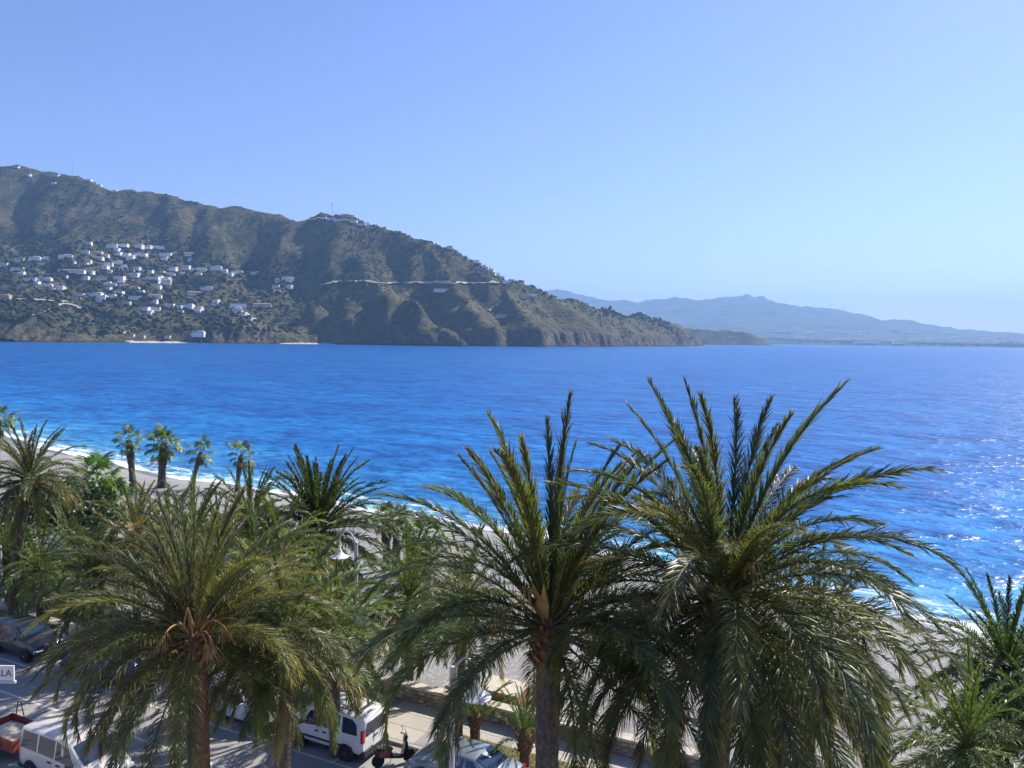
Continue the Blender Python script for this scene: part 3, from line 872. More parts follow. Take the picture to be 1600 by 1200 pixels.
# band of trees and low buildings along the far shore
tp, ts_ = [], []
for k_ in range(1500):
    px = random.uniform(1195, 1640)
    d = ray(px, 540); sx = d.x/d.y
    Y = FK*np.arange(3900, 7000, 25.); i = int(np.argmax(Y > shore_far(sx*Y))); y_ = float(Y[i]) + 45 + abs(random.gauss(0, 110))
    tp.append((sx*y_, y_, float(far_ground(np.array([sx*y_]), np.array([y_]))[0])+4)); ts_.append(random.uniform(7, 16)*(1.35 if 1310 < px < 1360 else 1))
tag(blobs('shore_wood', tp, ts_, tree_m, 1.), 'dark belt of trees along the far shore below the greenhouses', 'wood', kind='stuff')
for (px, hgt) in [(1566,30),(1573,38),(1580,40),(1588,34),(1597,30),(1610,28)]:
    d = ray(px, 540); sx = d.x/d.y; y_ = float(shore_far(sx*4300*FK))+290
    o = empty('apartment_tower', (sx*y_, y_, 4)); o.scale = (FK, FK, FK); tag(o, 'tiny pale apartment tower on the far shore behind the tree belt', 'apartment block', 'towers on the far shore')
    MB().box(-8, 8, -8, 8, -6, hgt*.72).build('wall', hcream, o)
    MB().box(-9, 9, -9, 9, hgt*.72+.01, hgt*.72+2).build('roof', hw, o)

# ================================================================== PALMS
def leaf_mat(name, green, dry, trans=.28, rough=.42):
    m, nt, b = new_mat(name); t = NT(nt)
    oi = t.n('ObjectInfo')
    tone = t.n('Attribute', attribute_name='tone').outputs['Fac']
    pos = t.n('NewGeometry').outputs['Position']
    n1 = t.noise(pos, 2.2, 3)
    g = t.mix(t.step(n1, .3, .7), tuple(x*.72 for x in green), tuple(x*1.25 for x in green))
    g = t.mix(t.step(tone, .35, 1.), g, dry)
    hsv = t.n('HueSaturation'); t.l(g, hsv.inputs['Color'])
    t.l(t.math('ADD', t.math('MULTIPLY', oi.outputs['Random'], .035), .48), hsv.inputs['Hue'])
    t.l(t.math('ADD', t.math('MULTIPLY', oi.outputs['Random'], .55), .72), hsv.inputs['Value'])
    c = t.mix(1., hsv.outputs[0], oi.outputs['Color'], 'MULTIPLY')
    t.l(c, b.inputs['Base Color'])
    b.inputs['Roughness'].default_value = rough
    b.inputs['Specular IOR Level'].default_value = .42
    tr = t.n('BsdfTranslucent'); 
    t.l(t.mix(1., c, (1.3, 1.4, .75), 'MULTIPLY'), tr.inputs['Color'])
    mx = t.n('MixShader'); mx.inputs[0].default_value = trans
    t.l(b.outputs[0], mx.inputs[1]); t.l(tr.outputs[0], mx.inputs[2])
    t.l(mx.outputs[0], nt.nodes['Material Output'].inputs['Surface'])
    return m
frond_m = leaf_mat('date_palm_leaf', (.112, .130, .060), (.38, .30, .145), .36)
fan_m = leaf_mat('fan_palm_leaf', (.13, .19, .055), (.27, .23, .10))
shrub_leaf_m = leaf_mat('broad_leaf', (.045, .085, .025), (.10, .12, .04), .22)

def frond_mesh(name, L, th0, sag, seed, nl=74, leaf=.5, open_=1., droop=.2, dry=0., wpow=1.7, wid=.0125):
    rd = np.random.default_rng(seed)
    ns = 22
    s = np.linspace(0, 1, ns)
    th = R(th0) - R(sag)*s**wpow
    side = R(rd.uniform(-13, 13))*s**1.5          # slow sideways sweep
    ds = L/(ns-1)
    P = np.zeros((ns, 3))
    for i in range(1, ns):
        t_ = (th[i]+th[i-1])/2; q = (side[i]+side[i-1])/2
        P[i] = P[i-1] + ds*np.array([math.cos(t_)*math.cos(q), math.cos(t_)*math.sin(q), math.sin(t_)])
    V, F4, F3, tone = [], [], [], []
    # rachis, three-sided
    rw = .034*(1-s)**.8+.005
    for i in range(ns):
        N = np.array([-math.sin(th[i]), 0, math.cos(th[i])]); B = np.array([0, 1., 0])
        w = rw[i]*(1.7 if s[i] < .08 else 1)
        for q in (B*w, N*w*.7, -B*w, -N*w*.7):
            V.append(P[i]+q); tone.append(.62 if s[i] < .35 else .5)
    for i in range(ns-1):
        for k in range(4):
            k2 = (k+1) % 4
            F4.append((4*i+k, 4*i+k2, 4*i+4+k2, 4*i+4+k))
    for j in range(nl):
        f = .11 + .89*(j/(nl-1))
        for sg in (-1, 1):
            ff = min(.999, max(.1, f + rd.uniform(-.006, .006)))
            x = ff*(ns-1); i = int(x); fr = x-i
            p = P[i]*(1-fr)+P[min(i+1, ns-1)]*fr
            t_ = th[i]
            T = np.array([math.cos(t_), 0, math.sin(t_)]); N = np.array([-math.sin(t_), 0, math.cos(t_)]); B = np.array([0, sg, 0.])
            prof = (min(1, .42+2.4*(ff-.08)))*(1-.48*max(0, (ff-.45)/.55)**2.6)
            l = leaf*prof*rd.uniform(.82, 1.12)
            if rd.random() < .06: l *= rd.uniform(.25, .7)
            al = R((62-40*ff)*open_ + rd.normal(0, 7)); be = R(22+rd.normal(0, 17))
            d = T*math.cos(al) + (B*math.cos(be)+N*math.sin(be))*math.sin(al)
            d /= np.linalg.norm(d)
            wv = T - d*(T@d); wv /= (np.linalg.norm(wv)+1e-6)
            tw = rd.normal(0, .6); nn = np.cross(d, wv)
            wv = wv*math.cos(tw)+nn*math.sin(tw)
            w = wid*rd.uniform(.8, 1.25)
            dr = droop*rd.uniform(.4, 1.6)
            p1 = p + d*l*.5 - np.array([0, 0, dr*.25*l]); p2 = p + d*l*.97 - np.array([0, 0, dr*l])
            b0 = len(V)
            V += [p-wv*w*.55, p+wv*w*.55, p1-wv*w, p1+wv*w, p2]
            dd = dry + rd.normal(0, .07) + .22*max(0, ff-.75)/.25
            tone += [dd, dd, dd+.04, dd+.04, dd+.55]
            F4.append((b0, b0+1, b0+3, b0+2)); F3.append((b0+2, b0+3, b0+4))
    return mesh_np(name, np.array(V), F4, F3, attrs={'tone': tone})
CLASSES = [(87, 13), (79, 19), (70, 28), (60, 42), (50, 56), (38, 68), (25, 75), (10, 74), (-6, 66), (-24, 52), (-42, 36), (-58, 24)]
def frond_set(tagname, nl, leaf, seed0, n_var=2, stiff=1., wid=.0108, op=.36):
    out = []
    for ci, (th0, sag) in enumerate(CLASSES):
        a = ci/(len(CLASSES)-1)
        row = []
        for k in range(n_var):
            me = frond_mesh('frond_'+tagname, 1.*4., th0, sag*stiff*(.85+.3*k), seed0+ci*7+k, nl, leaf, open_=op+.8*min(1, max(0, a-.12)*2.4), droop=.05+.42*a, dry=.02+.16*a*a, wid=wid)
            me.materials.append(frond_m)
            row.append(me)
        out.append(row)
    return out
FR_NEAR = frond_set('near', 150, .54, 100, 3)
FR_STIFF = frond_set('stiff', 92, .52, 300, 2, .75, .022, .5)
FR_MID = frond_set('mid', 84, .54, 500, 2, 1., .019, .44)

def trunk_mat(name, c0, c1):
    m, nt, b = new_mat(name); t = NT(nt)
    co = t.coords()
    n1 = t.noise(t.mapping(co, scale=(1, 1, .6)), 9, 5, .65); n2 = t.noise(co, 40, 3)
    c = t.ramp(n1, [(.3, tuple(x*.45 for x in c0)), (.5, c0), (.72, c1)])
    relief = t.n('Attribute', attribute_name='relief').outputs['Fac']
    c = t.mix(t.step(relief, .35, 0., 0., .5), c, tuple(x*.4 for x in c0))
    t.l(c, b.inputs['Base Color']); b.inputs['Roughness'].default_value = .92
    t.l(t.bump(t.math('ADD', n1, t.math('MULTIPLY', n2, .5)), .7, .03), b.inputs['Normal'])
    return m
bark_m = trunk_mat('date_palm_bark', (.12, .085, .06), (.24, .175, .125))
bark_red = trunk_mat('red_brown_bark', (.15, .075, .04), (.29, .155, .085))
bark_grey = trunk_mat('grey_palm_bark', (.10, .088, .075), (.21, .185, .155))
boot_m = trunk_mat('leaf_base_fibre', (.17, .085, .038), (.38, .20, .08))
stalk_m = simple('fruit_stalk_orange', (.46, .24, .07), .6, var=.35, scale=5)
def trunk_mesh(name, path, radii, mat, cell=.17, n=30, amp=.11, flare=1.25):
    """trunk covered with the diamond scars of old leaf bases"""
    path = [Vector(p) for p in path]
    L = sum((b-a).length for a, b in zip(path[:-1], path[1:]))
    rows = max(10, int(L/.055))
    V, rel = [], []
    cum = [0.]
    for a, b in zip(path[:-1], path[1:]): cum.append(cum[-1]+(b-a).length)
    for i in range(rows+1):
        s = L*i/rows
        k = max(0, min(len(path)-2, int(np.searchsorted(cum, s)-1)))
        f = (s-cum[k])/(cum[k+1]-cum[k])
        # smooth interpolation of the lean
        p = path[k].lerp(path[k+1], f)
        r = radii[k]*(1-f)+radii[k+1]*f
        r *= 1+(flare-1)*math.exp(-s/.35)
        for j in range(n):
            t_ = 2*math.pi*j/n
            per = max(6, round(2*math.pi*r/cell))
            a_ = t_*per/2/math.pi; b_ = s/(cell*.62)
            row_ = math.floor(b_); fb = b_-row_
            fa = (a_ + .5*(row_ % 2)) % 1.
            h = (1-abs(2*fa-1)**1.6)*(.25+.75*fb)
            hh = _hash(np.array([math.floor(a_+.5*(row_ % 2))]), np.array([row_]), 5)[0]
            h = h*(1+.35*hh)
            q = r*(1+amp*(h-.4))
            V.append((p.x+q*math.cos(t_), p.y+q*math.sin(t_), p.z)); rel.append(h)
    nv = len(V)
    q = []
    for i in range(rows):
        for j in range(n):
            j2 = (j+1) % n
            q.append((i*n+j, i*n+j2, (i+1)*n+j2, (i+1)*n+j))
    V.append(tuple(path[-1])); rel.append(.2)
    tr = [(rows*n+j, rows*n+(j+1) % n, nv) for j in range(n)]
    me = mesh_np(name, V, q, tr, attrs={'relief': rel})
    me.materials.append(mat)
    return me
def collar_mesh(r, h, n, seed):
    """ring upon ring of cut leaf bases under the crown"""
    rd = random.Random(seed); m = MB()
    for k in range(n):
        t_ = k*2.39996; z = -h + h*k/n
        rr = r*(.86+.25*(k/n))
        l = rd.uniform(.12, .26); w = rd.uniform(.05, .085); el = rd.uniform(.7, 1.15)
        a = Vector((math.cos(t_), math.sin(t_), 0)); b = Vector((-math.sin(t_), math.cos(t_), 0)); c = Vector((0, 0, 1))
        o_ = a*rr + c*z
        d = a*math.cos(el)+c*math.sin(el); e_ = -a*math.sin(el)+c*math.cos(el)
        p = [o_-b*w-e_*.03, o_+b*w-e_*.03, o_+b*w*.8+e_*.02, o_-b*w*.8+e_*.02]
        w2 = w*.55
        p += [o_+d*l-b*w2-e_*.012, o_+d*l+b*w2-e_*.012, o_+d*l+b*w2*.8+e_*.012, o_+d*l-b*w2*.8+e_*.012]
        m.add(p, [(0, 3, 2, 1), (4, 5, 6, 7), (0, 1, 5, 4), (1, 2, 6, 5), (2, 3, 7, 6), (3, 0, 4, 7)])
    m.lathe([(r*.95, -h), (r*.9, -h*.3), (r*.6, .05), (r*.2, .22)], 12)
    me = m.mesh('leaf_base_collar', boot_m)
    at_ = me.attributes.new('relief', 'FLOAT', 'POINT'); at_.data.foreach_set('value', [1.]*len(me.vertices))
    return me
COLLARS = [collar_mesh(.36, .8, 46, 1), collar_mesh(.42, 1.1, 60, 2)]
def stalk_mesh(L, th0, sag, seed, strands=16):
    rd = random.Random(seed); m = MB()
    pts = []; p = Vector((0, 0, 0)); N = 10
    for i in range(N+1):
        pts.append(p.copy()); t_ = R(th0)-R(sag)*(i/N)**1.3
        p = p + Vector((math.cos(t_), 0, math.sin(t_)))*L/N
    m.tube(pts, [.028-.012*i/N for i in range(N+1)], 5)
    for k in range(strands):
        b_ = pts[-1].lerp(pts[-3], rd.random())
        d = Vector((rd.uniform(.1, .6), rd.uniform(-.45, .45), rd.uniform(-.9, -.2))).normalized()*rd.uniform(.25, .5)
        m.tube([b_, b_+d*.5, b_+d+Vector((0, 0, -.08))], [.007, .006, .004], 3, cap=False)
    return m.mesh('fruit_stalk', stalk_m, smooth=True)
STALKS = [stalk_mesh(1.25, 62, 120, 1), stalk_mesh(1.0, 45, 110, 2), stalk_mesh(1.35, 76, 60, 3, 10)]
spathe_mesh = MB().add([(0, -.05, 0), (0, .05, 0), (.05, .08, .3), (.05, -.08, .3), (.1, 0, .75), (-.03, -.04, 0), (-.03, .04, 0), (.0, .07, .3), (.0, -.07, .3)], [(0, 1, 2, 3), (3, 2, 4), (5, 8, 7, 6), (8, 4, 7), (1, 6, 7, 2), (0, 3, 8, 5), (2, 7, 4), (3, 4, 8)]).mesh('flower_sheath', simple('sheath_yellow', (.52, .33, .10), .55, var=.3, scale=4))

def date_palm(label, crown, base, L, n, fset, trunk_r, bark, tint=(1, 1, 1), old=1., spread=1., stalks=0, collar=True, seed=0, group=None, dead=0.05, sway=0., spathes=0, top=0., gap=None, ex=.62):
    """crown: world point where the leaves meet; base: ground point"""
    rd = random.Random(seed)
    crown = Vector(crown); base = Vector(base)
    root = empty('date_palm', base)
    tag(root, label, 'palm tree', group)
    c = crown-base
    h = c.z
    path = [(0, 0, -.3), (c.x*.12, c.y*.12, h*.3), (c.x*.45, c.y*.45, h*.65), (c.x, c.y, h)]
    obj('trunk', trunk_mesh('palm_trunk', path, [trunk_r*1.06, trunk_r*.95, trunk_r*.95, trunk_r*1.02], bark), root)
    if collar:
        sc = trunk_r/.30
        obj('leaf_base_collar', COLLARS[seed % 2], root, loc=(c.x, c.y, h+.05), scale=(sc, sc, min(1.2, sc)), rot=(0, 0, rd.random()*6))
    for i in range(n):
        a = (i+.5)/n
        ang = top + a**ex*(11*old - top) + rd.uniform(-.55, .55)
        ci = int(max(0, min(11, round(ang))))
        me = rd.choice(fset[ci])
        az = i*2.39996 + rd.uniform(-.25, .25)
        if any(g_[2] <= ci <= (g_[3] if len(g_) > 3 else 11) and abs((az-g_[0]+math.pi) % (2*math.pi)-math.pi) < g_[1] for g_ in gap or ()): continue
        sc = L/4.*rd.uniform(.84, 1.1)*(.82 if ci == 0 else 1)*(.9 if ci > 9 else 1)
        off = Vector((math.cos(az), math.sin(az), 0))*trunk_r*(.25+.7*a)
        fo = obj('frond', me, root, loc=c + off + Vector((0, 0, .28-.65*a)), rot=(rd.uniform(-.18, .18), rd.uniform(-.10, .10)+sway*math.cos(az), az), scale=(sc, sc, sc))
        v = rd.uniform(.85, 1.15)
        col_ = [tint[0]*v, tint[1]*v, tint[2]*v]
        if rd.random() < dead*(.3+2.2*a*a):
            col_ = [2.3*v, 1.6*v, 1.25*v] if rd.random() < .55 else [1.35*v, .95*v, .7*v]
        elif rd.random() < .32:
            col_ = [col_[0]*1.4, col_[1]*1.26, col_[2]*.85]
        fo.color = (*col_, 1)
    for k in range(stalks):
        az = rd.uniform(0, 6.28)
        obj('fruit_stalk', STALKS[k % 3], root, loc=c+Vector((math.cos(az)*trunk_r*.7, math.sin(az)*trunk_r*.7, -.1+.2*rd.random())), rot=(0, 0, az), scale=(1.15, 1.15, 1.15))
    for k in range(spathes):
        az = k*2.1+4.2
        obj('flower_sheath', spathe_mesh, root, loc=c+Vector((math.cos(az)*.22, math.sin(az)*.22, .15)), rot=(rd.uniform(-.2, .2), .35, az), scale=(1.4, 1.4, 1.5))
    return root
def row_Y(px, py, v):
    """how far ahead the line of sight through a pixel crosses the line v metres from the hotel front"""
    d = ray(px, py)
    return d.y*v/(-UY*d.x+UX*d.y)
def at_v(px, py, v):
    return at(px, py, row_Y(px, py, v))
def drop(p, dx=0., dy=0., z=None):
    return Vector((p[0]+dx, p[1]+dy, (.09 if to_uv(p)[1] < 28.6 else beach_z(p)) if z is None else z))

# the three big palms on the hotel side of the street
c = at_v(303, 992, 15.9)
date_palm('big shaggy grey-green date palm with curling brown fruit stalks, beside the cream van', c, drop(c, .15, 0), 4.15, 140, FR_NEAR, .33, bark_red, (1.22, 1.12, 1.05), .93, stalks=14, seed=4, dead=.10, gap=[(-.3, .5, 8), (-1.25, .6, 4, 8)])
c = at_v(858, 972, 15.9)
LAMP_A = at_v(707, 1047, 17.2)
LAMP_AZ = math.atan2(LAMP_A.y-c.y, LAMP_A.x-c.x)-.15
date_palm('tall date palm with stiff upright fronds and orange leaf bases, beside the lamp post', c, drop(c, 0, .1), 4.6, 112, FR_NEAR, .28, bark_grey, (.92, .98, .9), .84, stalks=5, seed=9, dead=.07, spathes=6, top=.3, ex=.74, gap=[(LAMP_AZ, .48, 4), (-2.2, .8, 8), (-1.6, .5, 3, 7)])
c = at_v(1132, 935, 15.9)
date_palm('huge dark date palm with long arching fronds drooping over the beach wall', c, drop(c, -.2, 0), 4.4, 136, FR_NEAR, .30, bark_red, (.74, .76, .66), .96, stalks=5, seed=21, dead=.05, sway=.05, ex=.62, gap=[(-2.45, .42, 5, 9)])
# second row and promenade palms
c = at(452, 992, 25.)
date_palm('green date palm with a slim dark trunk standing in front of the white panel van', c, drop(c, -.25, 0), 3.6, 84, FR_NEAR, .23, bark_m, (1.05, 1.2, .85), .95, stalks=2, seed=13)
c = at(520, 985, 29.5)
date_palm('bright green date palm whose fronds hide the tall lamp post', c, drop(c, .1, 0), 3.0, 76, FR_MID, .22, bark_m, (1.05, 1.25, .75), 1., seed=14)
c = at(728, 938, 29.5)
date_palm('slender date palm with fine reddish leaf stalks behind the lamp post', c, drop(c, -.3, 0), 2.9, 66, FR_MID, .20, bark_m, (.95, 1.0, .85), .95, stalks=6, seed=15)
c = at(497, 826, 46.)
date_palm('dark compact date palm on the beach with a dense fountain of stiff fronds', c, drop(c, .1, 0), 4.7, 120, FR_STIFF, .34, bark_m, (.62, .74, .56), .98, seed=16, ex=.8)
c = at(47, 748, 44.)
date_palm('tall leaning date palm by the promenade wall near the dark parked car', c, on_plane(20, 972, .09), 3.3, 84, FR_MID, .27, bark_m, (.95, .95, .8), .95, seed=17)
c = at(62, 890, 42.5)
date_palm('low green date palm below the tall leaning palm', c, drop(c), 3.0, 64, FR_MID, .22, bark_m, (.85, 1.05, .75), 1., seed=18)
c = at(8, 868, 47.)
date_palm('shaded date palm in the garden behind the grey lamp post', c, drop(c), 3.2, 64, FR_MID, .24, bark_m, (.7, .85, .65), .95, seed=37)
c = at(212, 838, 39.)
date_palm('small grey date palm with dry fronds in the beach garden', c, drop(c), 3.0, 66, FR_MID, .2, bark_m, (1.25, 1.15, 1.05), .95, seed=19, dead=.16)
c = at(392, 815, 41.)
date_palm('date palm with dark erect fronds next to the dense fountain palm', c, drop(c), 3.0, 66, FR_STIFF, .22, bark_m, (.8, .9, .7), 1., seed=20)
c = at(300, 848, 35.)
date_palm('date palm behind the shaggy palm with blue-green upright fronds', c, drop(c), 3.0, 66, FR_STIFF, .22, bark_m, (.85, 1.0, .85), 1., seed=22)
c = at(640, 905, 38.)
date_palm('low dark date palm on the bare earth by the beach', c, drop(c), 2.6, 50, FR_MID, .2, bark_m, (.75, .9, .65), .95, seed=23)
c = at(1215, 1105, 27.)
date_palm('small dark date palm on the shingle under the huge palm', c, drop(c), 2.8, 60, FR_MID, .2, bark_m, (.65, .75, .6), .95, seed=24)
c = at(1572, 1048, 28.)
date_palm('dark green date palm on the shingle with the surf behind it', c, drop(c), 3.5, 92, FR_STIFF, .25, bark_m, (.66, .86, .6), 1., seed=25)
c = at(1512, 1168, 23.)
date_palm('light green young date palm in front of the dark one near the surf', c, drop(c), 3.0, 76, FR_MID, .22, bark_m, (1.0, 1.2, .75), 1., seed=26)
c = at(1640, 1150, 25.)
date_palm('date palm with broad fronds beside the light green young palm', c, drop(c), 3.1, 66, FR_MID, .22, bark_m, (.85, 1.05, .7), .95, seed=27)
for k, (px, py, hh, sd) in enumerate([(742, 1175, 1.5, 28), (820, 1194, 1.25, 29)]):
    b = on_plane(px, py, .15)
    date_palm(['young date palm with a stubby cut trunk in the grass bed near the silver car', 'short young date palm with a pineapple-like trunk in the grass bed by the wall'][k], b+Vector((0, .05, hh)), b, 1.75, 22, FR_STIFF, .21, bark_red, (.85, 1.15, .7), .42, seed=sd, dead=0)

# ---- fan palms on the beach
def fan_mesh(seed, dry=0.):
    rd = random.Random(seed); V, F4, F3, tone = [], [], [], []
    pl = rd.uniform(.95, 1.3)
    def vert(p, t_): V.append(p); tone.append(t_); return len(V)-1
    # petiole
    q = []
    for i in range(5):
        x = pl*i/4; z = .10*math.sin(i/4*1.6)-.03*i/4
        for s_ in (-1, 1): q.append(vert((x, s_*.022*(1.5-.6*i/4), z), .55))
    for i in range(4): F4.append((2*i, 2*i+1, 2*i+3, 2*i+2))
    n = 19
    for k in range(n):
        a = R(-118+236*k/(n-1)); r_ = rd.uniform(.72, .92)*(1-.16*abs(a)/2.0)
        w = .085
        d = (math.cos(a), math.sin(a)); sd = (-d[1], d[0])
        z0 = .07
        def pt(rr, ww, zz): return (pl+d[0]*rr+sd[0]*ww, d[1]*rr+sd[1]*ww, z0+zz)
        dr = rd.uniform(.10, .34); t_ = dry+rd.uniform(0, .12)
        a0 = vert(pt(.02, 0, 0), t_); m1 = vert(pt(r_*.5, -w*.5, .06), t_); m2 = vert(pt(r_*.5, 0, .025), t_); m3 = vert(pt(r_*.5, w*.5, .06), t_)
        e1 = vert(pt(r_*.78, 0, -.02-dr*.2), t_+.1); tip = vert(pt(r_*.97, rd.uniform(-.03, .03), -.05-dr), t_+.45)
        F3 += [(a0, m1, m2), (a0, m2, m3), (m1, e1, m2), (m2, e1, m3), ]
        F3.append((m1, tip, e1)); F3.append((e1, tip, m3))
    me = mesh_np('fan_leaf', V, F4, F3, attrs={'tone': tone}); me.materials.append(fan_m); return me
FANS = [fan_mesh(k) for k in range(5)]
FANS_DRY = [fan_mesh(20+k, .75) for k in range(2)]
def fan_palm(label, crown, base, sc=1., n=30, r=.26, seed=0, tint=(1, 1, 1), skirt=3, group=None):
    rd = random.Random(seed); crown = Vector(crown); base = Vector(base)
    root = empty('fan_palm', base); tag(root, label, 'palm tree', group)
    c = crown-base; h = c.z
    path = [(0, 0, -.4), (c.x*.3, c.y*.3, h*.35), (c.x*.62, c.y*.62, h*.66), (c.x, c.y, h)]
    obj('trunk', trunk_mesh('fan_palm_trunk', path, [r*1.1, r*.85, r*1.15, r*.95], bark_grey, .2, 18, .3), root)
    for i in range(n):
        a = (i+.5)/n; az = i*2.39996+rd.uniform(-.2, .2)
        el = R(82-140*a**.85)+rd.uniform(-.12, .12)
        me = rd.choice(FANS if a < .93 else FANS_DRY)
        s_ = sc*rd.uniform(.85, 1.15)
        fo = obj('fan_leaf', me, root, loc=c+Vector((0, 0, .1-.25*a)), rot=(rd.uniform(-.3, .3), -el, az), scale=(s_, s_, s_))
        v = rd.uniform(.8, 1.2); fo.color = (tint[0]*v, tint[1]*v, tint[2]*v, 1)
    for i in range(skirt):
        az = i*2.4+rd.random(); s_ = sc*.8
        fo = obj('dead_leaf', FANS_DRY[i % 2], root, loc=c+Vector((0, 0, -.25-.5*rd.random())), rot=(0, R(62+18*rd.random()), az), scale=(s_, s_, s_)); fo.color = (.42, .3, .22, 1)
    return root
def fan_at(label, cp, bp, Y, **kw):
    c = at(cp[0], cp[1], Y); b = at(bp[0], bp[1], Y); b.z = beach_z(b)
    return fan_palm(label, c, b, **kw)
fan_at('fan palm on the grey beach with a stout dark trunk, tallest of the row', (202, 688), (208, 772), 86, sc=.98, n=17, r=.36, seed=1)
fan_at('bushy fan palm on a double trunk in the beach row', (254, 694), (249, 765), 86, sc=1.15, n=22, r=.26, seed=2)
b = at(256, 765, 86); c = at(258, 692, 86.3); b.z = beach_z(b)
fan_palm('thin second trunk with its own few leaves in the bushy fan palm pair', c, b, .95, 12, .24, 31)
fan_at('fan palm with a curved slim trunk and a small crown on the beach', (314, 706), (300, 775), 86, sc=.9, n=15, r=.24, seed=3)
fan_at('fan palm standing at the water side end of the beach row', (377, 710), (370, 772), 86, sc=1., n=17, r=.27, seed=4)
fan_at('fan palm beside the surf with bright crown over the white foam', (-2, 655), (-4, 745), 96, sc=1.1, n=26, r=.3, seed=5)
fan_at('short shaggy fan palm on the beach with a rough dark trunk', (603, 812), (604, 895), 56, sc=.72, n=24, r=.3, seed=6)
fan_at('short fan palm with a thick dark trunk leaning beside its shaggy neighbour', (626, 812), (616, 900), 55, sc=.72, n=24, r=.34, seed=7)
fan_at('short fan palm with a low ragged trunk between the beach palms', (646, 838), (634, 905), 53, sc=.6, n=20, r=.28, seed=8)
fan_at('fan palm with a thick straight reddish trunk by the bare earth', (666, 838), (668, 936), 48, sc=.85, n=28, r=.3, seed=9, tint=(.8, .9, .8))
fan_at('bright green fan palm rising over the dark garden trees', (152, 752), (152, 850), 60, sc=1.25, n=30, r=.22, seed=10, tint=(.75, 1.05, .6))
fan_at('leafy fan palm at the beach edge of the dark garden trees', (178, 785), (172, 850), 58, sc=1.1, n=26, r=.22, seed=11, tint=(.65, .9, .55))

# ---- broadleaf garden trees
def broad_tree(label, cpx, Y, rx, rz, seed, n=2600, tint=(1, 1, 1), name='garden_tree', leaf=.17):
    rd = np.random.default_rng(seed); rr = random.Random(seed)
    c = at(cpx[0], cpx[1], Y); z0 = beach_z(c)
    root = empty(name, (c.x, c.y, z0)); tag(root, label, 'tree')
    h = c.z-z0
    m = MB(); m.tube([(0, 0, -.3), (.1, 0, h*.4), (0, .1, h*.8)], [.22, .16, .1], 8)
    for k in range(7):
        a = k*.9+rr.random(); e_ = Vector((math.cos(a)*rx*.6, math.sin(a)*rx*.6, h+rr.uniform(-.3, .6)*rz))
        m.tube([(0, 0, h*.45), (e_.x*.45, e_.y*.45, h*.75), e_], [.09, .06, .025], 5)
    m.build('trunk', bark_m, root)
    cl = rd.normal(0, 1, (26, 3)); cl /= np.linalg.norm(cl, axis=1)[:, None]; cl *= rd.uniform(.35, .95, (26, 1))
    cl *= np.array([rx, rx, rz])
    ci = rd.integers(0, 26, n)
    P = cl[ci] + rd.normal(0, 1, (n, 3))*np.array([rx, rx, rz])*.19
    d = rd.normal(0, 1, (n, 3)); d /= np.linalg.norm(d, axis=1)[:, None]
    s_ = np.cross(d, rd.normal(0, 1, (n, 3))); s_ /= np.linalg.norm(s_, axis=1)[:, None]
    l = leaf*rd.uniform(.7, 1.4, (n, 1))
    V = np.stack([P-d*l*.5, P+s_*l*.28, P+d*l*.6, P-s_*l*.28], 1).reshape(-1, 3) + np.array([0, 0, h])
    F = np.arange(4*n).reshape(-1, 4)
    me = mesh_np('crown', V, F, attrs={'tone': np.repeat(rd.uniform(0, .5, n), 4)}); me.materials.append(shrub_leaf_m)
    o = obj('crown', me, root); o.color = (*tint, 1)
    return root
broad_tree('dark dense garden tree below the bright green fan palm', (112, 800), 56, 3.0, 2.5, 1, 5200, (.5, .52, .55), leaf=.26)
broad_tree('dark garden tree behind the tall leaning palm', (68, 790), 60, 2.4, 2.2, 2, 3200, (.5, .52, .55), leaf=.26)
broad_tree('rounded garden bush above the white canopy', (150, 815), 53, 1.7, 1.5, 3, 2200, (.55, .6, .5), leaf=.22)
broad_tree('shaded garden bush behind the grey lamp post', (18, 830), 54, 2.2, 2.4, 4, 2600, (.5, .55, .55), leaf=.24)

# more date palms crowding the strip between wall and beach
for (px, py, Y, L, n_, fs_, tint, sd, lab) in [
    (118, 868, 47., 2.7, 50, FR_MID, (.8, 1.0, .7), 41, 'date palm in front of the dark dense garden tree'),
    (262, 838, 44., 2.7, 50, FR_STIFF, (.8, .95, .75), 42, 'erect date palm at the foot of the double-trunk fan palm'),
    (345, 852, 44., 2.8, 54, FR_MID, (.95, 1.1, .8), 43, 'spreading date palm between the erect palms by the beach'),
    (440, 862, 40., 2.9, 56, FR_MID, (.95, 1.15, .75), 44, 'leafy date palm below the dense fountain palm'),
    (640, 935, 35., 2.7, 54, FR_MID, (.9, 1.15, .7), 45, 'green date palm beside the tall crook-armed lamp'),
    (400, 905, 33., 3.0, 60, FR_MID, (1.1, 1.15, .9), 46, 'grey-green date palm crowded behind the shaggy palm'),
    (150, 905, 37., 2.6, 48, FR_MID, (1.0, 1.1, .8), 47, 'date palm leaning over the promenade wall by the shaggy palm'),
    (1270, 1010, 26., 2.9, 52, FR_MID, (.6, .68, .56), 49, 'dark date palm behind the drooping fronds of the huge palm')]:
    c = at(px, py, Y)
    date_palm(lab, c, drop(c), L*1.15, int(n_*1.35), fs_, .21, bark_m, tint, 1., seed=sd)

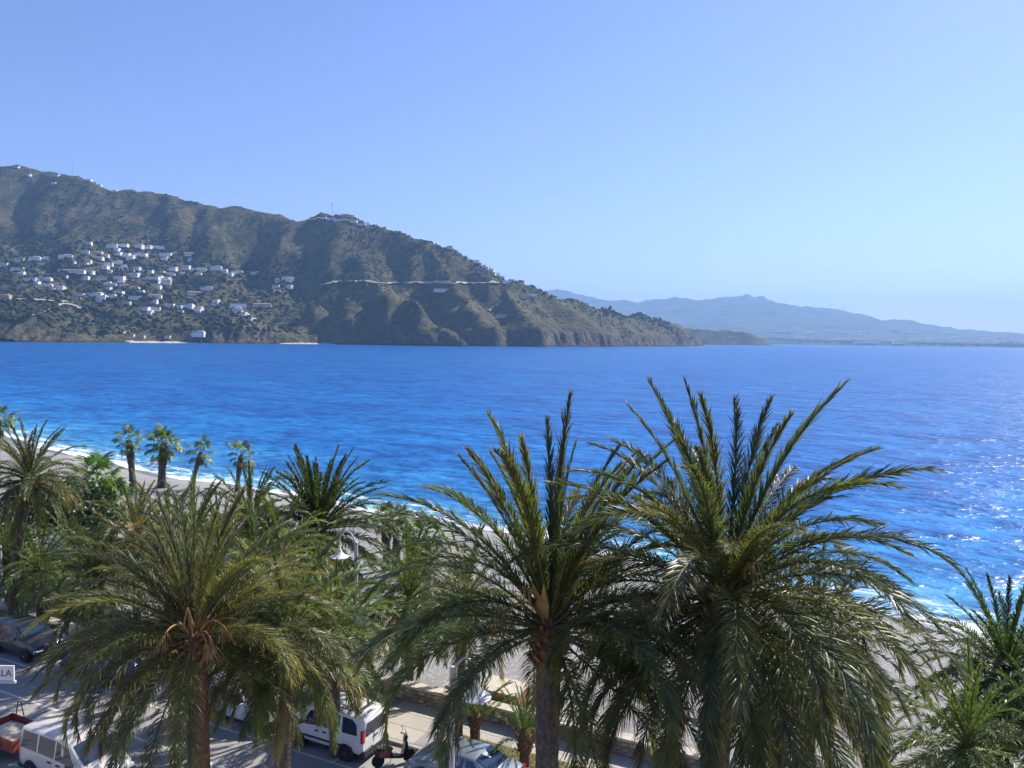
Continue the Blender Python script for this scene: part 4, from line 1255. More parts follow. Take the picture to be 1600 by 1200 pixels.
# ================================================================== PROMENADE WALL
def masonry_mat():
    m, nt, b = new_mat('rubble_masonry'); t = NT(nt)
    co = t.mapping(t.coords(), scale=(1, 1, 1.6))
    v = t.n('TexVoronoi'); v.inputs['Scale'].default_value = 4.2; t.l(co, v.inputs['Vector'])
    e_ = t.n('TexVoronoi', feature='DISTANCE_TO_EDGE'); e_.inputs['Scale'].default_value = 4.2; t.l(co, e_.inputs['Vector'])
    sp = t.n('SeparateColor'); t.l(v.outputs['Color'], sp.inputs[0])
    c = t.ramp(sp.outputs[0], [(0, (.19, .145, .10)), (.5, (.28, .22, .155)), (1, (.36, .30, .225))])
    c = t.mix(t.step(e_.outputs['Distance'], .07, .02), c, (.22, .19, .155))
    t.l(c, b.inputs['Base Color']); b.inputs['Roughness'].default_value = .9
    t.l(t.bump(t.step(e_.outputs['Distance'], .0, .12), .8, .03), b.inputs['Normal'])
    return m
mas = masonry_mat()
stone_ms = [simple('wall_stone_'+k, c, .9, var=.22, scale=7, bump=.5, bscale=25) for k, c in (('tan', (.30, .235, .16)), ('brown', (.215, .16, .11)), ('pale', (.37, .315, .24)))]
cap_m = simple('wall_cap', (.50, .435, .335), .8, var=.12, scale=3, bump=.2)
WALL_V, WALL_H = 28.5, .74
wall = empty('promenade_wall', uv(-120, WALL_V), STREET_ROT)
tag(wall, 'low rubble stone wall with pale cap stones between promenade and beach', 'wall')
MB().box(0, 200, 0, .42, -1.3, WALL_H).build('wall_core', mas, wall)
cap = [MB().box(.008, .992, -.05, .47, WALL_H+.002, WALL_H+.11).mesh('cap_stone', cap_m, bevel=.015) for _ in range(1)]
for k in range(70, 132):
    obj('cap_stone', cap[0], wall, loc=(k, random.uniform(-.006, .006), random.uniform(-.004, .004)))
rw = MB().box(0, 70, -.05, .47, WALL_H+.002, WALL_H+.10); rw.build('cap_course', cap_m, wall)
MB().box(132, 200, -.05, .47, WALL_H+.002, WALL_H+.10).build('cap_course', cap_m, wall)
def stone_mesh(w, h, seed):
    rd = random.Random(seed)
    n = 7; pts = []
    for k in range(n):
        a = 2*math.pi*k/n + rd.uniform(-.2, .2)
        x = max(-.5, min(.5, .62*math.cos(a)*rd.uniform(.85, 1.1))); z = max(-.5, min(.5, .62*math.sin(a)*rd.uniform(.85, 1.1)))
        pts.append((x*w, z*h))
    vs_ = [(x, 0, z) for x, z in pts] + [(x*.93, -.035, z*.93) for x, z in pts] + [(x*.55, -.05, z*.55) for x, z in pts]
    fs = [tuple(range(2*n, 3*n))]
    for r_ in (0, 1):
        for k in range(n): fs.append((r_*n+k, r_*n+(k+1) % n, (r_+1)*n+(k+1) % n, (r_+1)*n+k))
    return MB().add(vs_, fs).mesh('stone', stone_ms[seed % 3])
STONES = [stone_mesh(random.uniform(.26, .42), random.uniform(.15, .19), k) for k in range(18)]
cnt = 0
for (u0, u1) in ((-20.5, -4.4), (-48.5, -41.5)):
    for r_ in range(4):
        uu = u0 + random.uniform(0, .2)
        while uu < u1 and cnt < 298:
            obj('stone', random.choice(STONES), wall, loc=(uu+120, -.002, .095+.175*r_+random.uniform(-.012, .012)), rot=(0, random.uniform(-.12, .12), 0))
            uu += random.uniform(.33, .42); cnt += 1

# bare earth and a sandy path on the beach side
earth = ground_mat('bare_earth', [(.34, .25, .17), (.42, .31, .215), (.47, .36, .26)], .6, .4, 9)
def patch(name, pix, mat, z_off=.07, n=26):
    pts = [on_plane(x, y, -.5) for x, y in pix]
    c = sum((p for p in pts), Vector())/len(pts)
    ring = []
    for a, b in zip(pts, pts[1:]+pts[:1]):
        for k in range(6):
            q = a.lerp(b, k/6); q = c+(q-c)*random.uniform(.93, 1.05); ring.append(q)
    vs_ = [(c.x, c.y, beach_z(c)+.16)]
    m_ = len(ring)
    for f in (.5, 1.):
        for q in ring:
            p = c+(q-c)*f; vs_.append((p.x, p.y, beach_z(p)+(.15 if f < 1 else .02)))
    fs3 = [(0, 1+k, 1+(k+1) % m_) for k in range(m_)]
    fs4 = [(1+k, 1+m_+k, 1+m_+(k+1) % m_, 1+(k+1) % m_) for k in range(m_)]
    return tag(obj(name, mesh_np(name, vs_, fs4, fs3, smooth=True), mat=mat), kind='structure')
patch('earth_patch', [(560, 985), (600, 945), (660, 905), (720, 900), (735, 930), (690, 965), (640, 1000), (590, 1010)], earth)
patch('garden_soil', [(-60, 905), (30, 850), (150, 835), (330, 850), (420, 900), (330, 950), (150, 930), (0, 925)], ground_mat('garden_soil', [(.10, .085, .06), (.14, .12, .08), (.2, .17, .12)], .8, .4, 8))

# stepped terracotta planter behind the wall
terr = [simple('terracotta_'+str(k), c, .85, var=.15, scale=6, bump=.2) for k, c in enumerate([(.40, .20, .11), (.46, .25, .14), (.36, .175, .095)])]
pl = empty('planter_steps', uv(-17.35, 29.35, -.6), STREET_ROT)
tag(pl, 'stepped terracotta brick planter with pale top standing behind the promenade wall', 'planter')
BR = [MB().box(.004, .276, -.11, .0, .004, .106).mesh('brick', terr[k], bevel=.006) for k in range(3)]
for bi, (x0, x1, zt) in enumerate([(0, 1.7, 1.42), (1.704, 3.6, 1.66)]):
    MB().box(x0, x1, .002, 1.3, 0, zt).build('planter_box', terr[0], pl)
    MB().box(x0-.02+.02*bi, x1+.02, -.12, 1.33, zt+.002, zt+.06).build('planter_top', cap_m, pl)
    for r_ in range(4):
        z = zt-.11*(r_+1)
        x = x0 + (.14 if r_ % 2 else 0)
        while x+.28 < x1+.01:
            obj('brick', random.choice(BR), pl, loc=(x, 0, z)); x += .28

# ================================================================== LAMP POSTS
lamp_m = simple('lamp_paint', (.52, .53, .53), .45, .2, var=.06)
lamp_w = simple('lamp_bell_white', (.72, .71, .69), .4, var=.04)
lamp_g = simple('lamp_glass', (.85, .84, .8), .3, var=.03)
def lamp_post(label, base, h, arm_dir, r=.075, arm=.75, sc=1., double=False):
    o = empty('lamp_post', base, arm_dir); tag(o, label, 'street lamp', 'crook-armed street lamps')
    m = MB().lathe([(r*2.2, 0), (r*2.2, .12), (r*1.5, .2), (r*1.3, .9), (r, 1.), (r*.85, h), (r*.5, h+.02)], 12)
    m.build('post', lamp_m, o, smooth=True)
    MB().lathe([(r*2.6, 0), (r*2.6, .05), (r*2., .1)], 12).build('base_plate', lamp_m, o)
    for sg in ((1, -1) if double else (1,)):
        pts = [(sg*.09, 0, h-1.1)]
        for k in range(13):
            a = math.pi*(1-k/12)
            pts.append((sg*(.09+arm/2+arm/2*math.cos(a)), 0, h-.1+arm*.62*math.sin(a)))
        x_, z_ = pts[-1][0], pts[-1][2]
        pts.append((x_, 0, z_-.18))
        MB().tube(pts, .035*sc, 8).build('crook_arm', lamp_m, o, smooth=True)
        hd = MB().lathe([(.05, 0), (.06, -.09), (.085, -.2), (.15, -.32), (.27, -.44), (.40, -.5), (.405, -.525), (.38, -.53), (.3, -.5)], 20, (x_, 0, z_-.16))
        hd.build('lamp_bell', lamp_w, o, smooth=True)
        MB().lathe([(.3, 0), (.29, -.05), (.2, -.12), (.06, -.16)], 16, (x_, 0, z_-.16-.49)).build('lamp_glass', lamp_g, o, smooth=True)
    return o
b = on_plane(557, 1104, .12); hB = at(564, 850, b.y).z
lamp_post('tall white crook-armed street lamp rising behind the white panel van', b, hB-.05, STREET_ROT+math.pi, .075, .85)
p = LAMP_A
lamp_post('pale street lamp in front of the tall upright date palm, bell facing the beach', (p.x, p.y, .09), p.z, STREET_ROT+.35, .085, .55)
p = at(436, 1048, 27.)
lamp_post('street lamp half hidden by the slim dark palm trunk beside the white hatchback', (p.x+.25, p.y, .0+.002), p.z-.1, STREET_ROT+math.pi, .06, .5)
p = at(566, 935, 36.); 
lamp_post('short lamp at the bare earth patch beyond the wall', (p.x, p.y, beach_z(p)), p.z-.1, .3, .06, .55)
p = at_v(2, 895, 27.6)
lamp_post('grey lamp post by the leaning palm at the promenade wall', (p.x, p.y, .12), p.z+1.5, STREET_ROT+math.pi, .07, .7)

# ================================================================== VEHICLES
glass_m = simple('car_glass', (.015, .03, .06), .04, var=.1, spec=.8)
tyre_m = simple('tyre_rubber', (.02, .02, .02), .85, var=.1)
rim_m = simple('alloy_rim', (.45, .45, .46), .35, .8, var=.08)
black_m = simple('black_plastic', (.025, .025, .027), .55, var=.15)
red_l = simple('tail_lamp_red', (.42, .03, .02), .2, var=.1)
clear_l = simple('headlamp_clear', (.62, .66, .7), .12, var=.05, spec=.8)
plate_m = simple('plate_white', (.7, .7, .66), .5, var=.03)
chrome = simple('chrome', (.6, .6, .6), .2, .9, var=.05)
def paint_m(name, c, rough=.28, metal=0.):
    return simple(name, c, rough, metal, var=.05, scale=2., coat=.6)
white_p = paint_m('white_car_paint', (.70, .69, .67)); cream_p = paint_m('cream_car_paint', (.62, .57, .49))
grey_p = paint_m('dark_grey_car_paint', (.06, .062, .066), .3, .4); blue_p = paint_m('dark_blue_car_paint', (.02, .03, .13), .3, .2)
silver_p = paint_m('silver_car_paint', (.36, .40, .44), .3, .6)
class Car:
    """lofted body; S: (x, z_bottom, z_belt, z_roof, half width at belt, half width at roof)"""
    def __init__(s, S): s.S = S
    def g(s, x, k): return float(np.interp(x, [q[0] for q in s.S], [q[k] for q in s.S]))
    def body(s, mat, root):
        xs = []
        for a, b in zip(s.S[:-1], s.S[1:]):
            n = max(1, int((b[0]-a[0])/.22))
            xs += [a[0]+(b[0]-a[0])*k/n for k in range(n)]
        xs.append(s.S[-1][0])
        vs_, fs, n = [], [], 14
        for x in xs:
            z0, zb, zr, wb, wr = (s.g(x, k) for k in range(1, 6))
            c = min(.07, (zr-zb)*.3+.01)
            half = [(0, z0), (wb*.86, z0), (wb*.965, z0+.10), (wb, (z0+zb)*.5), (wb*.985, zb), (wr+(wb*.985-wr)*(c/max(.03, zr-zb))*1.2, zr-c), (wr-c*.9, zr-c*.12), (0, zr+.025)]
            ring = half + [(-y, z) for y, z in half[-2:0:-1]]
            vs_ += [(x, y, z) for y, z in ring]
        for i in range(len(xs)-1):
            for k in range(n): fs.append((i*n+k, i*n+(k+1) % n, (i+1)*n+(k+1) % n, (i+1)*n+k))
        fs.append(tuple(range(n))); fs.append(tuple((len(xs)-1)*n+k for k in range(n))[::-1])
        return MB().add(vs_, fs).build('body', mat, root, smooth=True)
    def side(s, x, t, sg):
        zb, zr, wb, wr = s.g(x, 2), s.g(x, 3), s.g(x, 4)*.985, s.g(x, 5)
        return Vector((x, sg*(wb+(wr-wb)*t), zb+(zr-zb)*t))
    def panel(s, name, pts, root, mat, out=.012, nrm=None):
        pts = [Vector(p) for p in pts]
        n = nrm or (pts[1]-pts[0]).cross(pts[2]-pts[0]).normalized()
        k = len(pts)
        vs_ = [p-n*.02 for p in pts]+[p+n*out for p in pts]
        fs = [tuple(range(k, 2*k)), tuple(range(k))[::-1]]+[(i, (i+1) % k, (i+1) % k+k, i+k) for i in range(k)]
        return MB().add(vs_, fs).build(name, mat, root)
    def window(s, xt, sg, root, name='side_window', mat=None):
        pts = [s.side(x, t, sg) for x, t in xt]
        n = Vector((0, sg, (s.g(xt[0][0], 4)*.985-s.g(xt[0][0], 5))/(s.g(xt[0][0], 3)-s.g(xt[0][0], 2)))).normalized()
        return s.panel(name, pts, root, mat or glass_m, .012, n)
    def slope(s, x0, x1, f0, f1, root, name, mat=None):
        """windscreen or rear window lying on the top surface between two x"""
        p = [(x0, -s.g(x0, 5)*f0, s.g(x0, 3)), (x0, s.g(x0, 5)*f0, s.g(x0, 3)), (x1, s.g(x1, 5)*f1, s.g(x1, 3)), (x1, -s.g(x1, 5)*f1, s.g(x1, 3))]
        d = Vector((x1-x0, 0, s.g(x1, 3)-s.g(x0, 3))).normalized(); n = Vector((-d.z, 0, d.x))
        if n.z < 0: n = -n
        mid = [((a[0]+b[0])/2, 0, (a[2]+b[2])/2) for a, b in ((p[0], p[1]), (p[2], p[3]))]
        P = [p[0], (mid[0][0], 0, mid[0][2]+.022), p[1], p[2], (mid[1][0], 0, mid[1][2]+.022), p[3]]
        return s.panel(name, P, root, mat or glass_m, .014, n)
def wheel_meshes(r):
    ty = MB().lathe([(r*.66, -.09), (r*.93, -.10), (r, -.07), (r, .07), (r*.93, .10), (r*.66, .09)], 24, axis='y').mesh('tyre', tyre_m, smooth=True)
    rm = MB().lathe([(r*.12, -.07), (r*.12, .105), (.0001, .11)], 12, axis='y')
    rm.lathe([(r*.67, -.085), (r*.67, .085), (r*.60, .09), (r*.58, .02), (r*.1, .02)], 24, axis='y')
    for k in range(5):
        a = 2*math.pi*k/5; d = Vector((math.cos(a), 0, math.sin(a))); t_ = Vector((-d.z, 0, d.x))
        q = [d*r*.08-t_*.03, d*r*.08+t_*.03, d*r*.62+t_*.045, d*r*.62-t_*.045]
        rm.add([p+Vector((0, .03, 0)) for p in q]+[p+Vector((0, .085, 0)) for p in q], [(0, 3, 2, 1), (4, 5, 6, 7), (0, 1, 5, 4), (1, 2, 6, 5), (2, 3, 7, 6), (3, 0, 4, 7)])
    return ty, rm.mesh('rim', rim_m, smooth=True)
_wh = {}
def wheels(root, xf, xr, half, r):
    if r not in _wh: _wh[r] = wheel_meshes(r)
    for x in (xf, xr):
        for sg in (1, -1):
            MB().lathe([(r*1.2, -.04), (r*1.2, .022), (r*1.12, .03), (r*1.0, .0)], 24, axis='y').build('wheel_arch', black_m, root, loc=(x, sg*(half-.005), r+.02), rot=(0, 0, 0 if sg > 0 else math.pi))
            w = obj('wheel', _wh[r][0], root, loc=(x, sg*(half-.055), r), rot=(0, 0, 0 if sg > 0 else math.pi))
            obj('rim', _wh[r][1], w)
def vehicle(label, name, u, v, facing, S, paint, wins, spec, cat='car', group=None):
    root = empty(name, uv(u, v, .004), STREET_ROT + (0 if facing > 0 else math.pi))
    tag(root, label, cat, group)
    c = Car(S); c.body(paint, root)
    for w in wins:
        for sg in (1, -1): c.window(w, sg, root)
    half = max(q[4] for q in S)
    c.slope(*spec['screen'], root, 'windscreen')
    x0, x1 = S[0][0], S[-1][0]
    if 'rear_slope' in spec: c.slope(*spec['rear_slope'], root, 'rear_window')
    if 'rear_flat' in spec:
        za, zb_, ya, yb = spec['rear_flat']
        c.panel('rear_window', [(x0, -ya, za), (x0, ya, za), (x0, yb, zb_), (x0, -yb, zb_)], root, glass_m, .012, Vector((-1, 0, 0)))
    wheels(root, spec['xf'], spec['xr'], half, spec['r'])
    MB().box(x1-.16, x1+.05, -half*.93, half*.93, S[-1][1]-.05, S[-1][1]+.2).build('front_bumper', spec.get('bump', black_m), root, bevel=.03)
    MB().box(x0-.07, x0+.16, -half*.95, half*.95, S[0][1]-.06, S[0][1]+.2).build('rear_bumper', spec.get('bump', black_m), root, bevel=.03)
    zl = S[-1][3]
    for sg in (1, -1):
        MB().box(x1-.30, x1+.012, sg*half*.52 if sg > 0 else -half*.9, half*.9 if sg > 0 else -half*.52, zl-.20, zl-.03).build('headlight', clear_l, root, bevel=.03)
        a, b = sorted((sg*half*.80, sg*(half*.975)))
        zt = spec.get('tail', (S[0][2]-.22, S[0][2]+.05))
        MB().box(x0-.02, x0+.10, a, b, *zt).build('tail_light', red_l, root, bevel=.015)
        xm = spec['mirror']; zz = c.g(xm, 2)+.1
        a, b = sorted((sg*(half+.03), sg*(half+.21)))
        MB().box(xm-.08, xm+.06, a, b, zz-.02, zz+.15).build('wing_mirror', spec.get('mirror_m', black_m), root, bevel=.03)
        for xh in spec['handles']:
            a, b = sorted((sg*(c.g(xh, 4)-.01), sg*(c.g(xh, 4)+.028)))
            MB().box(xh-.10, xh+.10, a, b, c.g(xh, 2)-.13, c.g(xh, 2)-.09).build('door_handle', spec.get('handle_m', black_m), root)
    MB().box(x0-.085, x0-.068, -.26, .26, S[0][1]+.22, S[0][1]+.33).build('number_plate', plate_m, root)
    MB().box(x0+.05, x1-.1, -half*.8, half*.8, .18, .36).build('underside', black_m, root)
    return root, c
# 1 white panel van parked on the sea side, tail towards us
S = [(-2.0, .34, 1.02, 1.70, .80, .66), (-1.93, .33, 1.03, 1.80, .84, .70), (-1.0, .33, 1.03, 1.86, .86, .71), (.1, .33, 1.02, 1.86, .86, .71), (.62, .33, 1.0, 1.78, .86, .70), (1.28, .33, .98, 1.12, .85, .72), (1.72, .34, .90, 1.0, .82, .70), (1.95, .36, .72, .86, .74, .64), (2.0, .4, .62, .72, .68, .6)]
van, c = vehicle('white panel van with roof bars parked by the promenade, tail door facing the scooter', 'parked_van', -19.55, 24.25, -1, S, white_p,
    [[(-1.72, .10), (-1.0, .10), (-1.0, .80), (-1.45, .80), (-1.66, .6)], [(-.88, .10), (-.06, .10), (-.06, .82), (-.88, .82)], [(.06, .10), (.98, .10), (.62, .76), (.06, .82)]],
    dict(screen=(.66, 1.25, .9, .93), rear_flat=(1.05, 1.58, .64, .56), xf=1.22, xr=-1.18, r=.31, mirror=.95, handles=(.22, -.15), tail=(.85, 1.35)), 'van')
for sg in (1, -1):
    rb = MB().tube([(-1.75, sg*.58, 1.86), (-1.75, sg*.58, 1.95), (.3, sg*.58, 1.955), (.35, sg*.58, 1.86)], .022, 6); rb.build('roof_bar', black_m, van)
    MB().box(-1.5, 1.0, *sorted((sg*.855, sg*.885)), .56, .63).build('side_moulding', black_m, van)
MB().box(-2.012, -1.985, .10, .112, .5, 1.05).build('door_seam', black_m, van)
for x in (-1.6, .2): MB().box(x-.03, x+.03, -.6, .6, 1.945, 1.985).build('roof_crossbar', black_m, van)
MB().box(-2.03, -2.0, -.14, .14, .86, .91).build('tail_door_handle', black_m, van)
MB().tube([(-2.03, .0, 1.06), (-2.035, .3, 1.25)], .012, 4).build('rear_wiper', black_m, van)
# 2 white hatchback-van in front of it
SH = [(-2.0, .34, .92, 1.30, .78, .62), (-1.9, .32, .95, 1.46, .82, .64), (-1.2, .31, .95, 1.56, .86, .66), (-.1, .31, .94, 1.57, .87, .67), (.3, .31, .93, 1.52, .87, .66), (1.05, .31, .92, 1.02, .86, .72), (1.7, .33, .82, .92, .82, .70), (1.97, .36, .66, .76, .74, .64), (2.05, .4, .56, .64, .66, .58)]
HW = [[(-1.6, .10), (-.75, .10), (-.75, .82), (-1.3, .78)], [(-.66, .10), (.02, .10), (.02, .84), (-.66, .84)], [(.12, .10), (.82, .10), (.35, .78), (.12, .84)]]
HS = dict(screen=(.34, 1.02, .92, .94), rear_slope=(-1.98, -1.88, .8, .9), xf=1.25, xr=-1.25, r=.31, mirror=.72, handles=(.2, -.55), mirror_m=white_p)
vehicle('white hatchback parked nose to nose with the white panel van', 'parked_car', -24.35, 24.25, 1, SH, white_p, HW, HS)
# 3 cream van on the near side
SV = [(-2.05, .36, 1.08, 1.78, .84, .70), (-1.98, .34, 1.10, 1.90, .88, .74), (-.8, .34, 1.10, 1.95, .90, .75), (.35, .34, 1.08, 1.93, .90, .74), (.8, .34, 1.06, 1.82, .90, .72), (1.55, .34, 1.0, 1.14, .88, .74), (1.95, .36, .86, .96, .82, .70), (2.12, .4, .66, .78, .72, .62)]
vehicle('cream van parked on the hotel side under the shaggy palm, with large side windows', 'parked_van', -26.6, 18.0, 1, [(q[0], q[1], q[2]-.04, q[3]-.1 if q[3] > 1.3 else q[3]-.04, q[4], q[5]) for q in SV], cream_p,
    [[(-1.9, .08), (-1.0, .08), (-1.0, .86), (-1.84, .86)], [(-.88, .08), (.0, .08), (.0, .86), (-.88, .86)], [(.1, .08), (1.12, .08), (.7, .8), (.1, .86)]],
    dict(screen=(.84, 1.5, .9, .94), rear_flat=(1.12, 1.58, .66, .58), xf=1.3, xr=-1.3, r=.33, mirror=1.05, handles=(.28, -.2)), 'van')
# 4 dark grey car, 5 dark blue car
vehicle('dark grey car parked beside the tall leaning palm', 'parked_car', -39.6, 24.2, 1, [(q[0]*1.03, q[1]+.03, q[2]+.05, q[3]+.1 if q[3] > 1.1 else q[3]+.06, q[4], q[5]) for q in SH], grey_p, HW, dict(HS, mirror_m=grey_p))
vehicle('dark blue car parked in the shade of the shaggy palm fronds', 'parked_car', -33.6, 24.2, 1, SH, blue_p, HW, dict(HS, mirror_m=blue_p, bump=blue_p))
# 6 silver saloon
SS = [(-2.1, .34, .84, .92, .76, .66), (-1.95, .32, .88, .98, .82, .70), (-1.55, .31, .90, 1.04, .85, .70), (-.75, .31, .91, 1.42, .86, .60), (-.1, .31, .91, 1.45, .86, .62), (.3, .31, .9, 1.40, .86, .61), (1.0, .31, .89, .99, .85, .72), (1.75, .33, .76, .86, .8, .68), (2.05, .37, .6, .7, .72, .62), (2.12, .4, .52, .6, .66, .58)]
vehicle('silver saloon parked beside the scooter under the lamp post', 'parked_car', -13.5, 24.2, -1, SS, silver_p, [[(-1.15, .12), (-.45, .12), (-.45, .82), (-.72, .8)], [(-.36, .12), (.72, .12), (.32, .78), (-.36, .85)]],
    dict(screen=(.34, .97, .92, .92), rear_slope=(-1.5, -.8, .9, .92), xf=1.3, xr=-1.3, r=.31, mirror=.68, handles=(.25,), mirror_m=silver_p, bump=silver_p))

# ---- scooter
sc = empty('scooter', uv(-16.55, 24.05, .004), STREET_ROT+math.pi/2-.75); tag(sc, 'black scooter with red side panel and clear windscreen beside the white van', 'scooter')
redp = paint_m('scooter_red', (.38, .03, .03)); blackp = paint_m('scooter_black', (.02, .02, .022), .25)
for x in (.62, -.6):
    w = MB().lathe([(.13, -.045), (.24, -.05), (.255, 0), (.24, .05), (.13, .045)], 18, (x, 0, .255), 'y').build('wheel', tyre_m, sc, smooth=True)
    MB().lathe([(.135, -.03), (.135, .03), (.04, .04)], 14, (x, 0, .255), 'y').build('rim', rim_m, w)
MB().prism([(-.75, .55), (-.55, .42), (-.15, .34), (.30, .26), (.36, .30), (.0, .42), (-.1, .62), (-.7, .72)], -.15, .15).build('body', blackp, sc, bevel=.04)
MB().prism([(-.6, .50), (-.2, .46), (-.15, .58), (-.55, .64)], -.158, .158).build('side_panel', redp, sc, bevel=.01)
MB().prism([(-.72, .725), (-.1, .625), (-.02, .68), (-.15, .75), (-.68, .82)], -.13, .13).build('seat', black_m, sc, bevel=.035)
MB().prism([(.30, .28), (.42, .34), (.55, .72), (.50, 1.0), (.42, 1.02), (.40, .7)], -.2, .2).build('leg_shield', blackp, sc, bevel=.04)
MB().tube([(.62, 0, .26), (.52, 0, .75), (.45, 0, 1.06)], .03, 6).build('fork', black_m, sc)
MB().prism([(.42, .46), (.86, .42), (.78, .52), (.5, .55)], -.07, .07).build('mudguard', blackp, sc, bevel=.02)
MB().tube([(.34, -.36, 1.05), (.45, -.1, 1.08), (.45, .1, 1.08), (.34, .36, 1.05)], .02, 6).build('handlebar', black_m, sc)
MB().box(.42, .54, -.11, .11, .96, 1.12).build('headlamp_cowl', blackp, sc, bevel=.03)
MB().add([(.55, -.17, 1.05), (.55, .17, 1.05), (.42, .14, 1.42), (.42, -.14, 1.42), (.535, -.17, 1.05), (.535, .17, 1.05), (.405, .14, 1.42), (.405, -.14, 1.42)], [(0, 1, 2, 3), (7, 6, 5, 4), (0, 3, 7, 4), (1, 5, 6, 2), (3, 2, 6, 7), (0, 4, 5, 1)]).build('windscreen', simple('scooter_screen', (.5, .58, .6), .1, var=.05), sc)
for sg in (1, -1):
    MB().tube([(.42, sg*.22, 1.07), (.40, sg*.30, 1.28)], .008, 4).build('mirror_stem', black_m, sc)
    MB().lathe([(.001, -.012), (.07, -.01), (.07, .01), (.001, .012)], 10, (.40, sg*.31, 1.32), 'x').build('mirror', clear_l, sc)
MB().box(-.82, -.74, -.07, .07, .62, .69).build('tail_light', red_l, sc, bevel=.01)
MB().tube([(-.1, .18, .0), (-.02, .16, .3)], .014, 5).build('stand', black_m, sc)

# ---- red trailer with a heap of sand
rust = simple('trailer_red_oxide', (.24, .055, .035), .65, var=.3, scale=5, bump=.15)
tr = empty('trailer', uv(-30.6, 18.1, .004), STREET_ROT); tag(tr, 'red oxide box trailer heaped with pale sand behind the cream van', 'trailer')
for nm, a in (('side_board', (-1.15, 1.15, -.70, -.66)), ('side_board', (-1.15, 1.15, .66, .70)), ('end_board', (-1.15, -1.11, -.659, .659)), ('end_board', (1.11, 1.15, -.659, .659))):
    MB().box(*a, .45, .92).build(nm, rust, tr, bevel=.008)
MB().box(-1.11, 1.11, -.66, .66, .45, .5).build('floor_plate', rust, tr)
n_ = 17; V, F = [], []
for i in range(n_):
    for j in range(n_):
        x, y = -1.09+2.18*i/(n_-1), -.64+1.28*j/(n_-1)
        V.append((x, y, .66+.24*(1-(x/1.1)**2)*(1-(y/.66)**2)+random.uniform(-.012, .012)))
ii = np.arange(n_*n_).reshape(n_, n_)
obj('sand_heap', mesh_np('sand_heap', V, np.stack([ii[:-1, :-1].ravel(), ii[1:, :-1].ravel(), ii[1:, 1:].ravel(), ii[:-1, 1:].ravel()], 1), smooth=True), tr, ground_mat('builders_sand', [(.5, .42, .32), (.57, .49, .38), (.62, .54, .43)], 2, .4, 14))
for sg in (1, -1):
    w = obj('wheel', _wh[.31][0], tr, loc=(0, sg*.80, .31), rot=(0, 0, 0 if sg > 0 else math.pi)); obj('rim', _wh[.31][1], w)
    MB().prism([(-.42, .6), (-.3, .72), (.3, .72), (.42, .6), (.3, .68), (-.3, .68)], *sorted((sg*.69, sg*.92))).build('mudguard', rust, tr)
MB().tube([(1.1, -.5, .42), (2.0, 0, .42), (1.1, .5, .42)], .04, 6).build('tow_frame', rust, tr)
MB().tube([(-.9, .68, .9), (-.75, .68, 1.5), (-.55, .68, 1.5), (-.35, .68, .9)], .025, 6).build('ladder_rack', rust, tr)
MB().tube([(-.9, -.68, .9), (-.75, -.68, 1.2), (-.55, -.68, 1.2), (-.35, -.68, .9)], .025, 6).build('ladder_rack', rust, tr)
MB().box(-.75, -.2, -.712, -.702, .55, .75).build('reflector_plate', simple('plate_yellow', (.55, .38, .06), .5), tr)

# ---- sign on a pole by the near kerb; only its last letters are in view
p = at_v(22, 1040, 16.5); q = at_v(22, 1063, 16.5)
hgt = (p.z-q.z)
sg_ = empty('street_sign', (p.x, p.y, .09), 0.0); tag(sg_, 'white panel sign with dark letters hanging over the road near the trailer', 'sign')
MB().box(-1.6, 0, -.03, .03, q.z-.09, p.z-.09).build('sign_panel', simple('sign_white', (.72, .72, .70), .5, var=.03), sg_, bevel=.01)
MB().box(-1.62, .05, -.05, .05, q.z-.19, q.z-.10).build('sign_rail', simple('sign_rail_grey', (.5, .5, .5), .5), sg_, bevel=.01)
MB().tube([(-1.7, 0, 0), (-1.7, 0, p.z+.1)], .05, 8).build('sign_pole', lamp_m, sg_)
cu = bpy.data.curves.new('sign_text', 'FONT'); cu.body = 'LLA'; cu.size = hgt*.62; cu.extrude = .004; cu.align_x = 'RIGHT'
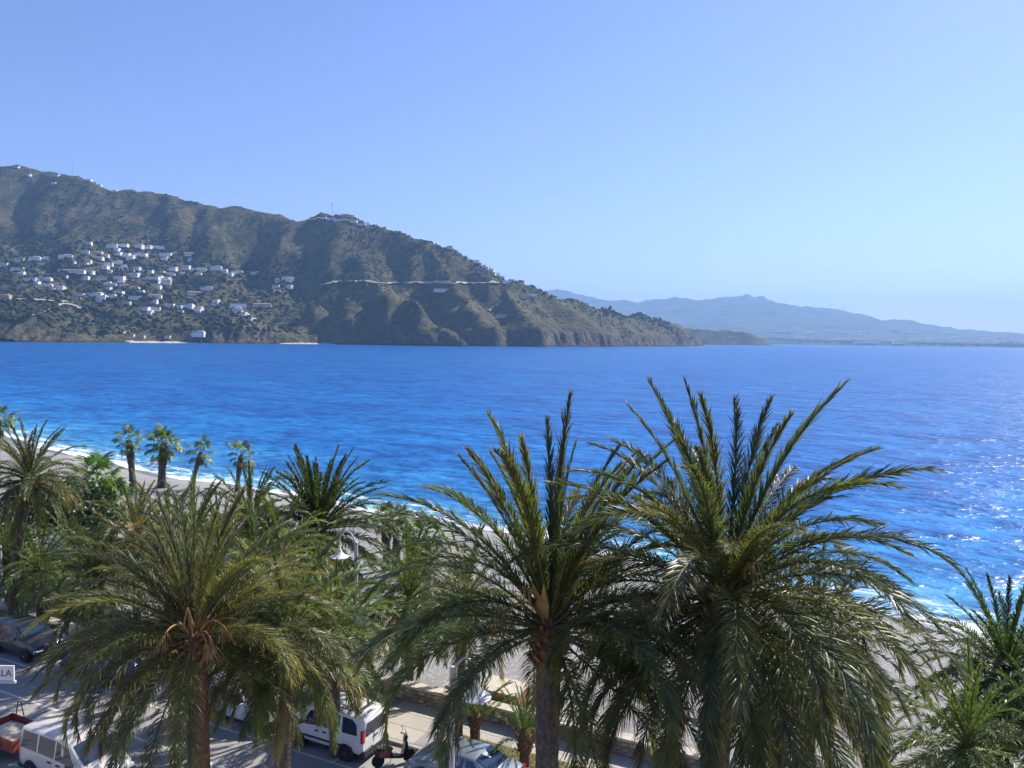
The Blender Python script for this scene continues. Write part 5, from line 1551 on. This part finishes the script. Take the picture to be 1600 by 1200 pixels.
to = bpy.data.objects.new('sign_text_src', cu); col.objects.link(to)
bpy.context.view_layer.update()
tm = bpy.data.meshes.new_from_object(to.evaluated_get(bpy.context.evaluated_depsgraph_get()))
bpy.data.objects.remove(to)
obj('lettering', tm, sg_, simple('sign_ink', (.03, .03, .10), .5), loc=(-.07, -.034, (p.z+q.z)/2-.09-hgt*.2), rot=(math.pi/2, 0, 0))

# ---- white garden canopy, beach buoy
p = at(90, 842, 52.); gz = beach_z(p)
cn = empty('garden_canopy', (p.x, p.y, gz)); tag(cn, 'white pyramid canopy between the garden trees', 'canopy')
canvas = simple('canvas_white', (.78, .77, .74), .85, var=.04)
zt = p.z+.55-gz
MB().add([(-1.1, -1.1, zt-.9), (1.1, -1.1, zt-.9), (1.1, 1.1, zt-.9), (-1.1, 1.1, zt-.9), (0, 0, zt), (-1.1, -1.1, zt-1.1), (1.1, -1.1, zt-1.1), (1.1, 1.1, zt-1.1), (-1.1, 1.1, zt-1.1)], [(0, 1, 4), (1, 2, 4), (2, 3, 4), (3, 0, 4), (0, 5, 6, 1), (1, 6, 7, 2), (2, 7, 8, 3), (3, 8, 5, 0)]).build('canvas', canvas, cn)
for sx in (-1.05, 1.05):
    for sy in (-1.05, 1.05): MB().tube([(sx, sy, 0), (sx, sy, zt-.92)], .025, 6).build('leg', lamp_m, cn)
p = on_plane(744, 840, -1.5); p.z = beach_z(p)
bu = empty('beach_buoy', p, .4); tag(bu, 'orange and white buoy lying on the shingle near the waterline', 'buoy')
og = simple('buoy_orange', (.75, .25, .04), .45)
MB().lathe([(.05, -.5), (.28, -.42), (.38, -.12), (.38, .12), (.28, .42), (.05, .5)], 16, (0, 0, .36), 'x').build('float', og, bu, smooth=True)
MB().lathe([(.385, -.09), (.39, -.05), (.39, .05), (.385, .09)], 16, (0, 0, .36), 'x').build('white_band', white_m, bu, smooth=True)
MB().tube([(.5, 0, .36), (.62, 0, .42), (.72, 0, .36), (.62, 0, .30), (.5, 0, .36)], .02, 5).build('mooring_eye', chrome, bu)
